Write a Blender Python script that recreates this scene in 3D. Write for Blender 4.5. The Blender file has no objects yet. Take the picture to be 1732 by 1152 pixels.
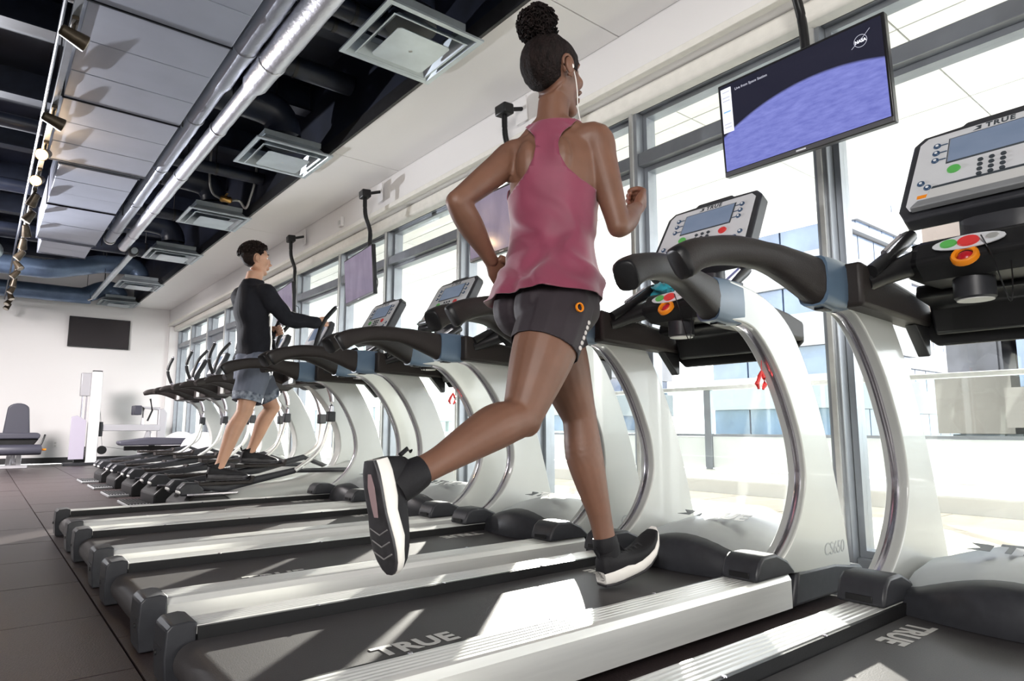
import bpy, bmesh, math, random
import numpy as np
from mathutils import Vector, Matrix
PI = math.pi
rnd = random.Random(7)
S = bpy.context.scene
C = bpy.data.collections.new('gym'); S.collection.children.link(C)

# ------------------------------------------------------------------ camera
HC = 0.61
PITCH, YAW = math.radians(7.55), math.radians(38.9)
cam = bpy.data.cameras.new('camera'); cam.sensor_width = 36.0; cam.lens = 1109.0/1732*36
cam.clip_start = 0.02; cam.clip_end = 500
camo = bpy.data.objects.new('camera', cam); C.objects.link(camo)
fw = Vector((math.sin(YAW)*math.cos(PITCH), math.cos(YAW)*math.cos(PITCH), math.sin(PITCH)))
rt = Vector((math.cos(YAW), -math.sin(YAW), 0)); upv = rt.cross(fw)
mw = Matrix.Identity(4)
for i in range(3):
    mw[i][0] = rt[i]; mw[i][1] = upv[i]; mw[i][2] = -fw[i]
mw[2][3] = HC
camo.matrix_world = mw
S.camera = camo

# ------------------------------------------------------------------ sky, sun, lamps, exposure
vs = S.view_settings
vs.view_transform = 'Standard'; vs.look = 'None'; vs.gamma = 1.0; vs.use_curve_mapping = False
vs.exposure = 0.95
w = bpy.data.worlds.new('sky'); S.world = w; w.use_nodes = True
bg = w.node_tree.nodes['Background']
bg.inputs[0].default_value = (0.95, 0.965, 1.0, 1); bg.inputs[1].default_value = 3.4

def lamp(name, kind, loc, target, energy, color=(1, 1, 1), size=1.0, size_y=None, spread=None):
    d = bpy.data.lights.new(name, kind); d.energy = energy; d.color = color
    if kind == 'AREA':
        d.size = size
        if size_y: d.shape = 'RECTANGLE'; d.size_y = size_y
        if spread: d.spread = spread
    o = bpy.data.objects.new(name, d); C.objects.link(o); o.location = loc
    o.rotation_euler = (Vector(target)-Vector(loc)).to_track_quat('-Z', 'Y').to_euler()
    return o
az, el = math.radians(43.6), math.radians(10.6)
sd = Vector((math.cos(az)*math.cos(el), math.sin(az)*math.cos(el), math.sin(el)))
sun = lamp('sun', 'SUN', sd*30, (0, 0, 0), 16.0, (1.0, 0.945, 0.86))
sun.data.angle = math.radians(0.6)
# unseen studio lamps out of frame; the far area lamp is an added fill
lamp('fill_lamp_far', 'AREA', (-1.6, 8.2, 2.9), (0.2, 9.2, 0.0), 290, (1.0, 0.94, 0.94), 1.2, spread=math.radians(145))
st_ = lamp('strobe_far', 'SPOT', (-1.3, 11.5, 1.2), (0.7, 4.4, 2.75), 1200, (0.92, 0.94, 1.0))
st_.data.spot_size = math.radians(40); st_.data.spot_blend = 0.7; st_.data.shadow_soft_size = 0.05
lamp('softbox_near', 'AREA', (-2.6, -1.6, 2.2), (1.4, 1.8, 1.0), 110, (1.0, 0.97, 0.94), 1.6)

# ------------------------------------------------------------------ materials
MATS = {}
def mat(name, col, rough=0.5, metal=0.0, noise=0.0, scale=20.0, bump=0.0, bscale=None, spec=0.5, coat=0.0, sheen=0.0, emit=None, estr=0.0, stretch=None, col2=None, sss=0.0):
    if name in MATS: return MATS[name]
    m = bpy.data.materials.new(name); m.use_nodes = True
    nt = m.node_tree; b = nt.nodes['Principled BSDF']
    b.inputs['Base Color'].default_value = (*col, 1)
    b.inputs['Roughness'].default_value = rough
    b.inputs['Metallic'].default_value = metal
    b.inputs['Specular IOR Level'].default_value = spec
    b.inputs['Coat Weight'].default_value = coat
    b.inputs['Sheen Weight'].default_value = sheen
    if sss:
        b.inputs['Subsurface Weight'].default_value = sss
        b.inputs['Subsurface Radius'].default_value = (0.012, 0.004, 0.002)
    if emit:
        b.inputs['Emission Color'].default_value = (*emit, 1); b.inputs['Emission Strength'].default_value = estr
    if noise or bump or col2:
        tc = nt.nodes.new('ShaderNodeTexCoord'); mp = nt.nodes.new('ShaderNodeMapping')
        nt.links.new(tc.outputs['Object'], mp.inputs['Vector'])
        if stretch: mp.inputs['Scale'].default_value = stretch
        nz = nt.nodes.new('ShaderNodeTexNoise'); nz.inputs['Scale'].default_value = scale; nz.inputs['Detail'].default_value = 5
        nt.links.new(mp.outputs[0], nz.inputs['Vector'])
        if noise or col2:
            r = nt.nodes.new('ShaderNodeValToRGB')
            c2 = col2 if col2 else tuple(min(1, c*(1+noise)) for c in col)
            c1 = col if col2 else tuple(c*(1-noise) for c in col)
            r.color_ramp.elements[0].color = (*c1, 1); r.color_ramp.elements[0].position = 0.35
            r.color_ramp.elements[1].color = (*c2, 1); r.color_ramp.elements[1].position = 0.65
            nt.links.new(nz.outputs['Fac'], r.inputs[0]); nt.links.new(r.outputs[0], b.inputs['Base Color'])
        if bump:
            n2 = nz
            if bscale:
                n2 = nt.nodes.new('ShaderNodeTexNoise'); n2.inputs['Scale'].default_value = bscale; n2.inputs['Detail'].default_value = 4
                nt.links.new(mp.outputs[0], n2.inputs['Vector'])
            bp = nt.nodes.new('ShaderNodeBump'); bp.inputs['Strength'].default_value = bump; bp.inputs['Distance'].default_value = 0.01
            nt.links.new(n2.outputs['Fac'], bp.inputs['Height']); nt.links.new(bp.outputs[0], b.inputs['Normal'])
    MATS[name] = m
    return m

def glass_mat(name, tint=(1, 1, 1), refl=0.9):
    m = bpy.data.materials.new(name); m.use_nodes = True; nt = m.node_tree
    nt.nodes.remove(nt.nodes['Principled BSDF']); out = nt.nodes['Material Output']
    t = nt.nodes.new('ShaderNodeBsdfTransparent'); t.inputs[0].default_value = (*tint, 1)
    g = nt.nodes.new('ShaderNodeBsdfGlossy'); g.inputs['Roughness'].default_value = 0.02; g.inputs[0].default_value = (refl, refl, refl, 1)
    lw = nt.nodes.new('ShaderNodeLayerWeight'); lw.inputs['Blend'].default_value = 0.5
    pw = nt.nodes.new('ShaderNodeMath'); pw.operation = 'POWER'; pw.inputs[1].default_value = 5.0; nt.links.new(lw.outputs['Facing'], pw.inputs[0])
    f = nt.nodes.new('ShaderNodeMath'); f.operation = 'MULTIPLY_ADD'; f.inputs[1].default_value = 0.5; f.inputs[2].default_value = 0.03; nt.links.new(pw.outputs[0], f.inputs[0])
    mx = nt.nodes.new('ShaderNodeMixShader')
    nt.links.new(f.outputs[0], mx.inputs[0]); nt.links.new(t.outputs[0], mx.inputs[1]); nt.links.new(g.outputs[0], mx.inputs[2])
    nt.links.new(mx.outputs[0], out.inputs[0]); MATS[name] = m
    return m

M_rubber = mat('rubber_floor', (0.035, 0.024, 0.0245), 0.40, noise=0.45, scale=160, bump=0.2, bscale=220, spec=0.8)
M_joint = mat('floor_joint', (0.02, 0.018, 0.018), 0.9)
M_wall = mat('white_wall', (0.80, 0.785, 0.775), 0.7, bump=0.04, scale=90)
M_ceil = mat('white_ceiling', (0.84, 0.825, 0.81), 0.75, bump=0.05, scale=120)
M_base = mat('black_baseboard', (0.02, 0.02, 0.022), 0.5, noise=0.2)
M_navy = mat('navy_ceiling_paint', (0.012, 0.016, 0.032), 0.5, noise=0.4, scale=3, spec=0.5)
M_navy2 = mat('navy_pipe_paint', (0.020, 0.026, 0.045), 0.38, noise=0.3, scale=6)
M_blue_duct = mat('blue_grey_duct', (0.13, 0.19, 0.30), 0.35, noise=0.2, scale=5, metal=0.3)
M_duct = mat('duct_board', (0.37, 0.40, 0.49), 0.42, noise=0.05, scale=3, metal=0.25)
M_duct_edge = mat('duct_seam', (0.10, 0.11, 0.14), 0.5)
M_foil = mat('foil_jacket', (0.68, 0.69, 0.75), 0.36, metal=0.85, bump=0.35, scale=18, bscale=30)
M_foil2 = mat('dull_foil_jacket', (0.36, 0.38, 0.44), 0.4, metal=0.6, bump=0.3, scale=18, bscale=26)
M_diff = mat('satin_diffuser', (0.50, 0.56, 0.60), 0.33, metal=0.55, noise=0.08, scale=6)
M_alu = mat('window_aluminium', (0.30, 0.32, 0.35), 0.35, metal=0.6, noise=0.06, scale=8)
M_alu_l = mat('light_aluminium', (0.62, 0.62, 0.60), 0.35, metal=0.6, noise=0.05)
M_dark = mat('dark_metal', (0.02, 0.02, 0.022), 0.4, noise=0.2)
M_shade = mat('shade_fabric', (0.80, 0.78, 0.72), 0.8, noise=0.03)
M_pane = glass_mat('window_glass', (0.97, 0.985, 0.98))
M_rail_glass = glass_mat('railing_glass', (0.90, 0.96, 0.95))

# ------------------------------------------------------------------ mesh helpers
class B:
    def __init__(s): s.v = []; s.f = []; s.mi = []; s.cur = 0
    def add(s, vs, fs):
        o = len(s.v); s.v += [tuple(p) for p in vs]
        for f in fs: s.f.append(tuple(i+o for i in f)); s.mi.append(s.cur)
        return s
    def box(s, x0, x1, y0, y1, z0, z1):
        vs = [(x, y, z) for z in (z0, z1) for y in (y0, y1) for x in (x0, x1)]
        return s.add(vs, [(0, 2, 3, 1), (4, 5, 7, 6), (0, 1, 5, 4), (2, 6, 7, 3), (0, 4, 6, 2), (1, 3, 7, 5)])
    def prism(s, pts, a0, a1, axis='y'):
        n = len(pts)
        def P(p, a): return {'y': (p[0], a, p[1]), 'x': (a, p[0], p[1]), 'z': (p[0], p[1], a)}[axis]
        vs = [P(p, a0) for p in pts]+[P(p, a1) for p in pts]
        fs = [tuple(range(n))[::-1], tuple(range(n, 2*n))]+[(i, (i+1) % n, n+(i+1) % n, n+i) for i in range(n)]
        return s.add(vs, fs)
    def rings(s, R, caps=True, closed=False):
        n = len(R[0]); vs = [p for r in R for p in r]; fs = []
        m = len(R)
        for k in range(m if closed else m-1):
            a, b = k*n, ((k+1) % m)*n
            for i in range(n): fs.append((a+i, a+(i+1) % n, b+(i+1) % n, b+i))
        if caps and not closed: fs += [tuple(range(n))[::-1], tuple(range((m-1)*n, m*n))]
        return s.add(vs, fs)
    def tube(s, pts, r, n=10, ry=None, upref=(0, 0, 1), caps=True, power=2.0):
        """swept ellipse; r (and ry) number or list; power>2 squares the section"""
        pts = [Vector(p) for p in pts]; m = len(pts); R = []
        rs = r if hasattr(r, '__len__') else [r]*m
        rys = rs if ry is None else (ry if hasattr(ry, '__len__') else [ry]*m)
        for i, p in enumerate(pts):
            t = (pts[min(i+1, m-1)]-pts[max(i-1, 0)]).normalized()
            u = Vector(upref); u = u-t*u.dot(t)
            if u.length < 1e-3: u = Vector((1, 0, 0)); u = u-t*u.dot(t)
            u.normalize(); q = t.cross(u)
            ring = []
            for k in range(n):
                a = 2*PI*k/n; ca, sa = math.cos(a), math.sin(a)
                if power != 2.0:
                    ca = math.copysign(abs(ca)**(2/power), ca); sa = math.copysign(abs(sa)**(2/power), sa)
                ring.append(p+q*(rs[i]*ca)+u*(rys[i]*sa))
            R.append(ring)
        return s.rings(R, caps)
    def lathe(s, prof, n=20, axis='z', c=(0, 0, 0), caps=True):
        R = []
        for r, h in prof:
            ring = []
            for k in range(n):
                a = 2*PI*k/n; ca, sa = r*math.cos(a), r*math.sin(a)
                ring.append({'z': (c[0]+ca, c[1]+sa, c[2]+h), 'x': (c[0]+h, c[1]+ca, c[2]+sa), 'y': (c[0]+sa, c[1]+h, c[2]+ca)}[axis])
            R.append(ring)
        return s.rings(R, caps)
    def ball(s, c, r, n=14, m=9):
        prof = [(max(1e-4, math.sin(PI*i/m)), -math.cos(PI*i/m)) for i in range(m+1)]
        R = [[(c[0]+r[0]*q*math.cos(2*PI*k/n), c[1]+r[1]*q*math.sin(2*PI*k/n), c[2]+r[2]*hh) for k in range(n)] for q, hh in prof]
        return s.rings(R)
    def xf(s, M):
        s.v = [tuple(M @ Vector(p)) for p in s.v]; return s
    def mesh(s, name, mats, smooth=35):
        me = bpy.data.meshes.new(name); me.from_pydata(s.v, [], s.f)
        bm = bmesh.new(); bm.from_mesh(me); bmesh.ops.recalc_face_normals(bm, faces=bm.faces); bm.to_mesh(me); bm.free()
        for m in (mats if isinstance(mats, (list, tuple)) else [mats]): me.materials.append(m)
        if any(s.mi): me.polygons.foreach_set('material_index', s.mi)
        if smooth:
            me.polygons.foreach_set('use_smooth', [True]*len(me.polygons)); me.set_sharp_from_angle(angle=math.radians(smooth))
        me.update(); return me

def obj(name, b, m, parent=None, bevel=0, smooth=35, seg=2, label=None):
    me = b.mesh(name, m, smooth) if isinstance(b, B) else b
    o = bpy.data.objects.new(name, me); C.objects.link(o)
    if parent: o.parent = parent
    if bevel:
        md = o.modifiers.new('bevel', 'BEVEL'); md.width = bevel; md.segments = seg; md.limit_method = 'ANGLE'; md.angle_limit = math.radians(40)
        md.harden_normals = False
    if label: o['label'] = label
    return o
def tag(o, label, cat, group=None, kind=None):
    o['label'] = label; o['category'] = cat
    if group: o['group'] = group
    if kind: o['kind'] = kind
    return o
def struct(name, b, m, parent=None, **k):
    o = obj(name, b, m, parent, **k)
    if parent is None: o['kind'] = 'structure'
    return o
def empty(name, loc=(0, 0, 0), rz=0.0):
    o = bpy.data.objects.new(name, None); C.objects.link(o); o.location = loc; o.rotation_euler = (0, 0, rz); o.empty_display_size = 0.1
    return o
def sempty(name, loc=(0, 0, 0)):
    o = empty(name, loc); o['kind'] = 'structure'; return o
def copy_tree(o, parent=None, skip=()):
    c = o.copy(); C.objects.link(c); c.parent = parent
    for ch in list(o.children):
        if ch.name.split('.')[0] not in skip: copy_tree(ch, c, skip)
    return c
def text_mesh(txt, size, thick=0.001, spacing=1.0, shear=0.0, bold=0.0):
    cu = bpy.data.curves.new('lettering', 'FONT'); cu.body = txt; cu.size = size; cu.extrude = thick; cu.align_x = 'CENTER'; cu.align_y = 'CENTER'
    cu.space_character = spacing; cu.shear = shear; cu.offset = bold; cu.resolution_u = 3
    t = bpy.data.objects.new('lettering', cu); C.objects.link(t)
    dg = bpy.context.evaluated_depsgraph_get(); dg.update()
    me = bpy.data.meshes.new_from_object(t.evaluated_get(dg)); C.objects.unlink(t); bpy.data.objects.remove(t)
    return me
def text_obj(name, me, m, parent, matrix):
    me = me.copy(); me.transform(matrix); me.materials.clear(); me.materials.append(m)
    o = bpy.data.objects.new(name, me); C.objects.link(o); o.parent = parent; return o
def frame(origin, ex, ey):
    """4x4 with local x along ex, local y along ey"""
    ex = Vector(ex).normalized(); ey = Vector(ey); ey = (ey-ex*ey.dot(ex)).normalized(); ez = ex.cross(ey)
    m = Matrix.Identity(4)
    for i in range(3): m[i][0] = ex[i]; m[i][1] = ey[i]; m[i][2] = ez[i]; m[i][3] = origin[i]
    return m
def catmull(pts, n=6, closed=False):
    P = [np.array(p, float) for p in pts]; out = []; m = len(P)
    rng = range(m if closed else m-1)
    for i in rng:
        if closed: p0, p1, p2, p3 = P[(i-1) % m], P[i], P[(i+1) % m], P[(i+2) % m]
        else: p0, p1, p2, p3 = P[max(i-1, 0)], P[i], P[i+1], P[min(i+2, m-1)]
        for k in range(n):
            t = k/n
            out.append(tuple(0.5*((2*p1)+(-p0+p2)*t+(2*p0-5*p1+4*p2-p3)*t*t+(-p0+3*p1-3*p2+p3)*t**3)))
    if not closed: out.append(tuple(P[-1]))
    return out

# ================================================================== THE ROOM
YB, YF, XL, XW = 13.8, -5.0, -6.5, 2.90       # back wall, wall behind, left wall, window plane
ZC, ZD = 2.84, 3.62                            # white soffit, dark deck
fl = struct('floor', B().box(XL, XW+0.12, YF, YB, -0.12, -0.014), M_joint)
T = 0.61
tile = B().box(-T/2+0.003, T/2-0.003, -T/2+0.003, T/2-0.003, -0.0139, 0.0).mesh('rubber_tile', M_rubber, 0)
for i in range(-12, 5):
    xc = 0.366+T*(i+0.5)
    if xc-T/2 > XW: continue
    for j in range(-1, 25):
        yc = 2.60+T*(j-4)+(T/2 if i % 2 == 0 else 0)+T/2
        if yc+T/2 > YB or yc < 0.2: continue
        if xc < -0.9 and i % 1 == 0 and (yc > 9 or xc < -2.2) and not (xc > -1.5): continue
        if xc+T/2 > XW: continue
        if yc < 1.2 and xc < 0: continue
        o = bpy.data.objects.new('rubber_tile', tile); C.objects.link(o); o.parent = fl; o.location = (xc, yc, rnd.uniform(-0.0012, 0))
        o.rotation_euler = (0, 0, rnd.choice((0, PI/2, PI, -PI/2)))
struct('wall_back', B().box(XL, 2.69, YB, YB+0.15, 0, ZD), M_wall)
struct('wall_left', B().box(XL-0.15, XL, YF, YB, 0, ZD), M_wall)
struct('wall_front', B().box(XL, XW+0.1, YF-0.15, YF, 0, ZD), M_wall)
struct('baseboard_back', B().box(XL, 2.69, YB-0.02, YB-0.001, 0.0, 0.10), M_base, bevel=0.003)
# window wall: solid bulkhead above the glass and the end pier by the back wall
wr = struct('wall_right', B().box(2.69, XW+0.12, YF, YB+0.15, 2.53, ZD), M_wall)
struct('wall_pier', B().box(2.69, XW+0.12, 13.72, YB+0.15, 0.0, 2.529), M_wall)
# white dropped ceiling along the windows, in panels
ce = struct('ceiling', B().box(2.06, 2.689, YF, YB-0.001, ZC+0.03, ZC+0.06), M_ceil)
ys = [YF]+[2.35+2.56*k for k in range(-2, 5)]+[YB-0.002]
for a, b in zip(ys[:-1], ys[1:]):
    obj('ceiling_panel', B().box(2.075, 2.686, a+0.004, b-0.004, ZC, ZC+0.029), M_ceil, ce, bevel=0.002)
struct('trim_1', B().box(2.052, 2.074, YF, YB-0.002, ZC-0.006, ZC+0.10), M_dark)
struct('trim_2', B().box(2.640, 2.688, YF, 13.7, 2.515, 2.555), M_shade, bevel=0.004)
struct('trim_3', B().box(2.76, 2.86, YF, 13.7, 2.43, 2.529), M_shade, bevel=0.02)
struct('ceiling_deck', B().box(XL, XW+0.12, YF, YB, ZD, ZD+0.12), M_navy)
struct('soffit_upstand', B().box(2.06, 2.09, YF, YB-0.001, ZC+0.10, ZD-0.001), M_navy)

# windows: mullion positions measured along the wall
MU = [-3.4, -2.2, -1.0, 0.15, 1.32, 2.40, 3.30, 4.19, 5.40, 6.42, 7.65, 8.70, 9.65, 10.60, 11.60, 12.70, 13.70]
ZH, ZT = 2.50, 2.15
M_mull = M_alu
for n, (a, b) in enumerate(zip(MU[:-1], MU[1:])):
    door = abs(a-10.60) < 0.01
    wn = sempty('door_1' if door else 'window_%d' % (n+1), (XW, (a+b)/2, 0)); hw = (b-a)/2
    d0, d1 = -0.03, 0.10
    # mullion at the near end of the bay
    obj('mullion', B().box(d0-0.03, d1, -hw-0.032, -hw+0.028, 0, ZH), M_mull, wn, bevel=0.004)
    obj('mullion_fin', B().box(d0-0.045, d0-0.031, -hw-0.012, -hw+0.008, 0, ZH), M_alu_l, wn)
    i0, i1 = -hw+0.029, hw-0.033
    obj('head', B().box(d0, d1, i0, i1, ZH-0.06, ZH), M_mull, wn, bevel=0.003)
    obj('sill', B().box(d0, d1, i0, i1, 0.0, 0.075), M_mull, wn, bevel=0.003)
    obj('transom', B().box(d0-0.02, d1, i0, i1, ZT-0.04, ZT+0.035), M_mull, wn, bevel=0.004)
    # slim inner casing of the lower and the upper light
    for zz0, zz1, nm in ((0.076, ZT-0.041, 'lower_sash'), (ZT+0.036, ZH-0.061, 'upper_sash')):
        t = 0.05 if (door and nm == 'lower_sash') else 0.028
        if door and nm == 'lower_sash': t = 0.11
        bb = B()
        bb.box(0.0, 0.075, i0+0.001, i0+t, zz0, zz1).box(0.0, 0.075, i1-t, i1-0.001, zz0, zz1)
        bb.box(0.0, 0.075, i0+t, i1-t, zz0, zz0+t).box(0.0, 0.075, i0+t, i1-t, zz1-t, zz1)
        sh = obj(nm, bb, M_mull, wn)
        obj('pane', B().box(0.034, 0.042, i0+t, i1-t, zz0+t, zz1-t), M_pane, sh)
    if door:
        obj('push_bar', B().box(-0.06, -0.03, i0+0.05, i1-0.05, 1.0, 1.05), M_alu_l, wn, bevel=0.005)
struct('mullion_end', B().box(XW-0.06, XW+0.10, MU[-1]-0.03, MU[-1]+0.019, 0, ZH), M_mull)
# ================================================================== OVERHEAD SERVICES
# joists and painted pipes under the dark deck
def beam_y(y):
    d = empty('ceiling_joist', (0, y, ZD-0.24))
    obj('web', B().box(XL, 2.05, -0.012, 0.012, 0.0, 0.235), M_navy2, d)
    obj('flange', B().box(XL, 2.05, -0.07, 0.07, -0.015, 0.0), M_navy2, d)
    return d
JL = ['nearest dark navy steel ceiling joist', 'second nearest dark navy steel ceiling joist', 'third dark navy steel ceiling joist from the camera', 'fourth dark navy steel ceiling joist from the camera', 'fifth dark navy steel ceiling joist from the camera',
      'sixth dark navy steel ceiling joist from the camera', 'third from last dark navy steel ceiling joist', 'second from last dark navy steel ceiling joist', 'last dark navy steel ceiling joist before the far wall']
for k in range(9):
    tag(beam_y(2.9+1.26*k), JL[k], 'joist', 'steel joists under the dark deck')
def overhead_pipe(y, z, r, lab, x0=XL, x1=2.05, m=M_navy2):
    d = empty('overhead_pipe', (0, y, z))
    obj('pipe', B().tube([(x0, 0, 0), (x1, 0, 0)], r, 14, caps=True), m, d)
    for x in (-3.0, -0.6, 1.6):
        obj('hanger', B().tube([(x, 0, r), (x, 0, ZD-z-0.001)], 0.006, 6), M_dark, d)
        obj('clamp', B().lathe([(r+0.004, -0.012), (r+0.004, 0.012)], 14, 'x', (x, 0, 0)), M_dark, d)
    tag(d, lab, 'pipe', 'dark pipes crossing the ceiling')
overhead_pipe(3.55, 3.16, 0.065, 'dark navy pipe above the nearest square diffuser')
overhead_pipe(3.85, 3.24, 0.05, 'slimmer dark navy pipe beside the pipe above the nearest diffuser')
overhead_pipe(4.55, 3.26, 0.08, 'thick dark navy pipe between the two nearest diffusers')
overhead_pipe(6.6, 3.12, 0.06, 'dark navy pipe behind the second nearest diffuser')
overhead_pipe(8.4, 3.12, 0.07, 'dark navy pipe halfway down the room ceiling')
overhead_pipe(10.1, 3.05, 0.10, 'thick dark navy pipe near the far end of the ceiling')

# the big pale rectangular duct, built of boards with seams
du = tag(empty('rectangular_duct', (0, 0, 2.72)), 'long pale grey rectangular air duct with cross seams under the dark ceiling', 'duct')
def duct_run(y0, y1, x0, x1, zoff, pitch):
    n = max(1, round((y1-y0)/pitch)); p = (y1-y0)/n
    for k in range(n):
        dz = rnd.uniform(-0.002, 0.002)
        obj('duct_panel', B().box(x0, x1, y0+k*p+0.003, y0+(k+1)*p-0.003, zoff+dz, zoff+0.34), M_duct, du, bevel=0.004)
    obj('duct_core', B().box(x0+0.01, x1-0.01, y0, y1, zoff+0.006, zoff+0.335), M_duct_edge, du)
    for yy in (y0, y1):
        obj('flange', B().box(x0-0.008, x1+0.008, yy-0.005, yy+0.005, zoff-0.010, zoff+0.35), M_duct_edge, du, bevel=0.003)
for a, b in ((0.6, 2.2), (2.2, 3.66), (3.66, 4.90), (4.90, 6.14)): duct_run(a, b, 0.25, 0.93, 0.0, 0.36)
for a, b in ((6.18, 7.40), (7.40, 8.85)): duct_run(a, b, 0.33, 0.89, -0.01, 0.36)
duct_run(8.87, 9.55, 0.38, 0.86, -0.02, 0.34)
for yy in (2.2, 4.9, 7.4, 8.85):
    for xx in (0.24, 0.95):
        obj('hanger', B().tube([(xx, yy, 0.0), (xx, yy, ZD-2.721)], 0.006, 6), M_dark, du)

# two foil jacketed pipes beside it
def foil_pipe(name, x, z, r0, r1, yw, y1, m, lab):
    d = tag(empty(name, (x, 0, z)), lab, 'pipe')
    ys_, rs = [], []
    y = 0.5
    while y < y1:
        wide = y < yw
        r = r0 if wide else r1
        ys_.append((rnd.uniform(-0.002, 0.002), y, 0)); rs.append(r*(1+rnd.uniform(-0.02, 0.02)))
        y += 0.09
    obj('jacket', B().tube(ys_, rs, 18), m, d)
    for k, yy in enumerate(np.arange(1.5, y1-0.2, 1.15)):
        r = (r0 if yy < yw else r1)
        obj('band', B().lathe([(r+0.001, -0.02), (r+0.005, -0.015), (r+0.005, 0.015), (r+0.001, 0.02)], 18, 'y', (0, yy, 0), caps=False), m, d)
    for yy in (2.0, 4.6, 7.0):
        obj('hanger', B().tube([(0, yy, r1), (0, yy, ZD-z-0.001)], 0.005, 6), M_dark, d)
    obj('end_cap', B().lathe([(r1*0.6, 0.0), (r1*1.05, 0.0), (r1*1.05, 0.04), (r1*0.5, 0.06)], 16, 'y', (0, y1-0.03, 0)), M_alu_l, d)
    return d
foil_pipe('insulated_pipe', 1.037, 2.84, 0.075, 0.062, 4.3, 8.95, M_foil2, 'dull grey foil wrapped pipe running along the pale duct edge')
foil_pipe('insulated_pipe', 1.20, 2.80, 0.082, 0.056, 4.1, 9.05, M_foil, 'bright silver foil wrapped pipe between the duct and the diffusers')
t = tag(empty('drain_pipe', (0, 0, 0)), 'thin pale pipe slanting away beyond the silver foil pipe', 'pipe')
obj('pipe', B().tube([(1.30, 8.9, 2.74), (1.30, 12.6, 2.74)], 0.036, 12), M_diff, t)
obj('elbow', B().tube([(1.30, 12.58, 2.74), (1.30, 12.68, 2.73), (1.24, 12.72, 2.70)], 0.015, 10), M_alu_l, t)
obj('coupling', B().lathe([(0.05, -0.05), (0.055, -0.04), (0.055, 0.04), (0.05, 0.05)], 14, 'y', (1.30, 9.0, 2.74)), M_dark, t)
for yy in (9.6, 11.4): obj('hanger', B().tube([(1.30, yy, 2.76), (1.30, yy, ZD-0.001)], 0.004, 6), M_dark, t)

# square ceiling diffusers with their necks
def diffuser():
    d = empty('ceiling_diffuser')
    def sq(h0, h1, z0, z1, t=0.004):
        b = B(); r0 = [(-h0, -h0, z0), (h0, -h0, z0), (h0, h0, z0), (-h0, h0, z0)]; r1 = [(-h1, -h1, z1), (h1, -h1, z1), (h1, h1, z1), (-h1, h1, z1)]
        r2 = [(x, y, z+t) for x, y, z in r1]; r3 = [(x, y, z+t) for x, y, z in r0]
        return b.rings([r0, r1, r2, r3], closed=True)
    obj('outer_rim', sq(0.305, 0.275, 0.0, 0.0, 0.012), M_diff, d, smooth=0)
    obj('outer_cone', sq(0.274, 0.215, 0.0, 0.075), M_diff, d, smooth=0)
    obj('middle_cone', sq(0.228, 0.172, -0.012, 0.050), M_diff, d, smooth=0)
    obj('inner_rim', sq(0.236, 0.2285, -0.014, -0.014, 0.004), M_diff, d, smooth=0)
    n = 14; R = []
    for q, z in ((0.168, -0.030), (0.13, -0.022), (0.08, 0.0), (0.035, 0.012)):
        ring = []
        for k in range(4*n):
            a = 2*PI*(k+0.5)/(4*n); c, s_ = math.cos(a), math.sin(a)
            e = q/max(abs(c), abs(s_)); f_ = (q-0.035)/(0.133); rr = q*(1-f_)+e*f_ if f_ < 1 else e
            ring.append((rr*c, rr*s_, z))
        R.append(ring)
    R2 = [[(x, y, z+0.004) for x, y, z in r] for r in R[::-1]]
    obj('centre_plate', B().rings(R+R2, caps=True), M_diff, d, smooth=60)
    obj('knob', B().lathe([(0.001, -0.030), (0.012, -0.030), (0.014, -0.024), (0.040, -0.022), (0.046, -0.010), (0.044, 0.012)], 20), M_alu_l, d)
    bx = B(); 
    for s_ in (-1, 1):
        bx.box(-0.23, 0.23, s_*0.222-0.003, s_*0.222+0.003, 0.076, 0.12).box(s_*0.222-0.003, s_*0.222+0.003, -0.219, 0.219, 0.076, 0.12)
    obj('plenum', bx, M_diff, d)
    return d
DL = ['nearest square ceiling air diffuser', 'second nearest square ceiling air diffuser', 'third square ceiling air diffuser from the camera', 'fourth square ceiling air diffuser from the camera', 'fifth square ceiling air diffuser, on a blue duct', 'last square ceiling air diffuser, beside the far wall']
d0 = None
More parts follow.
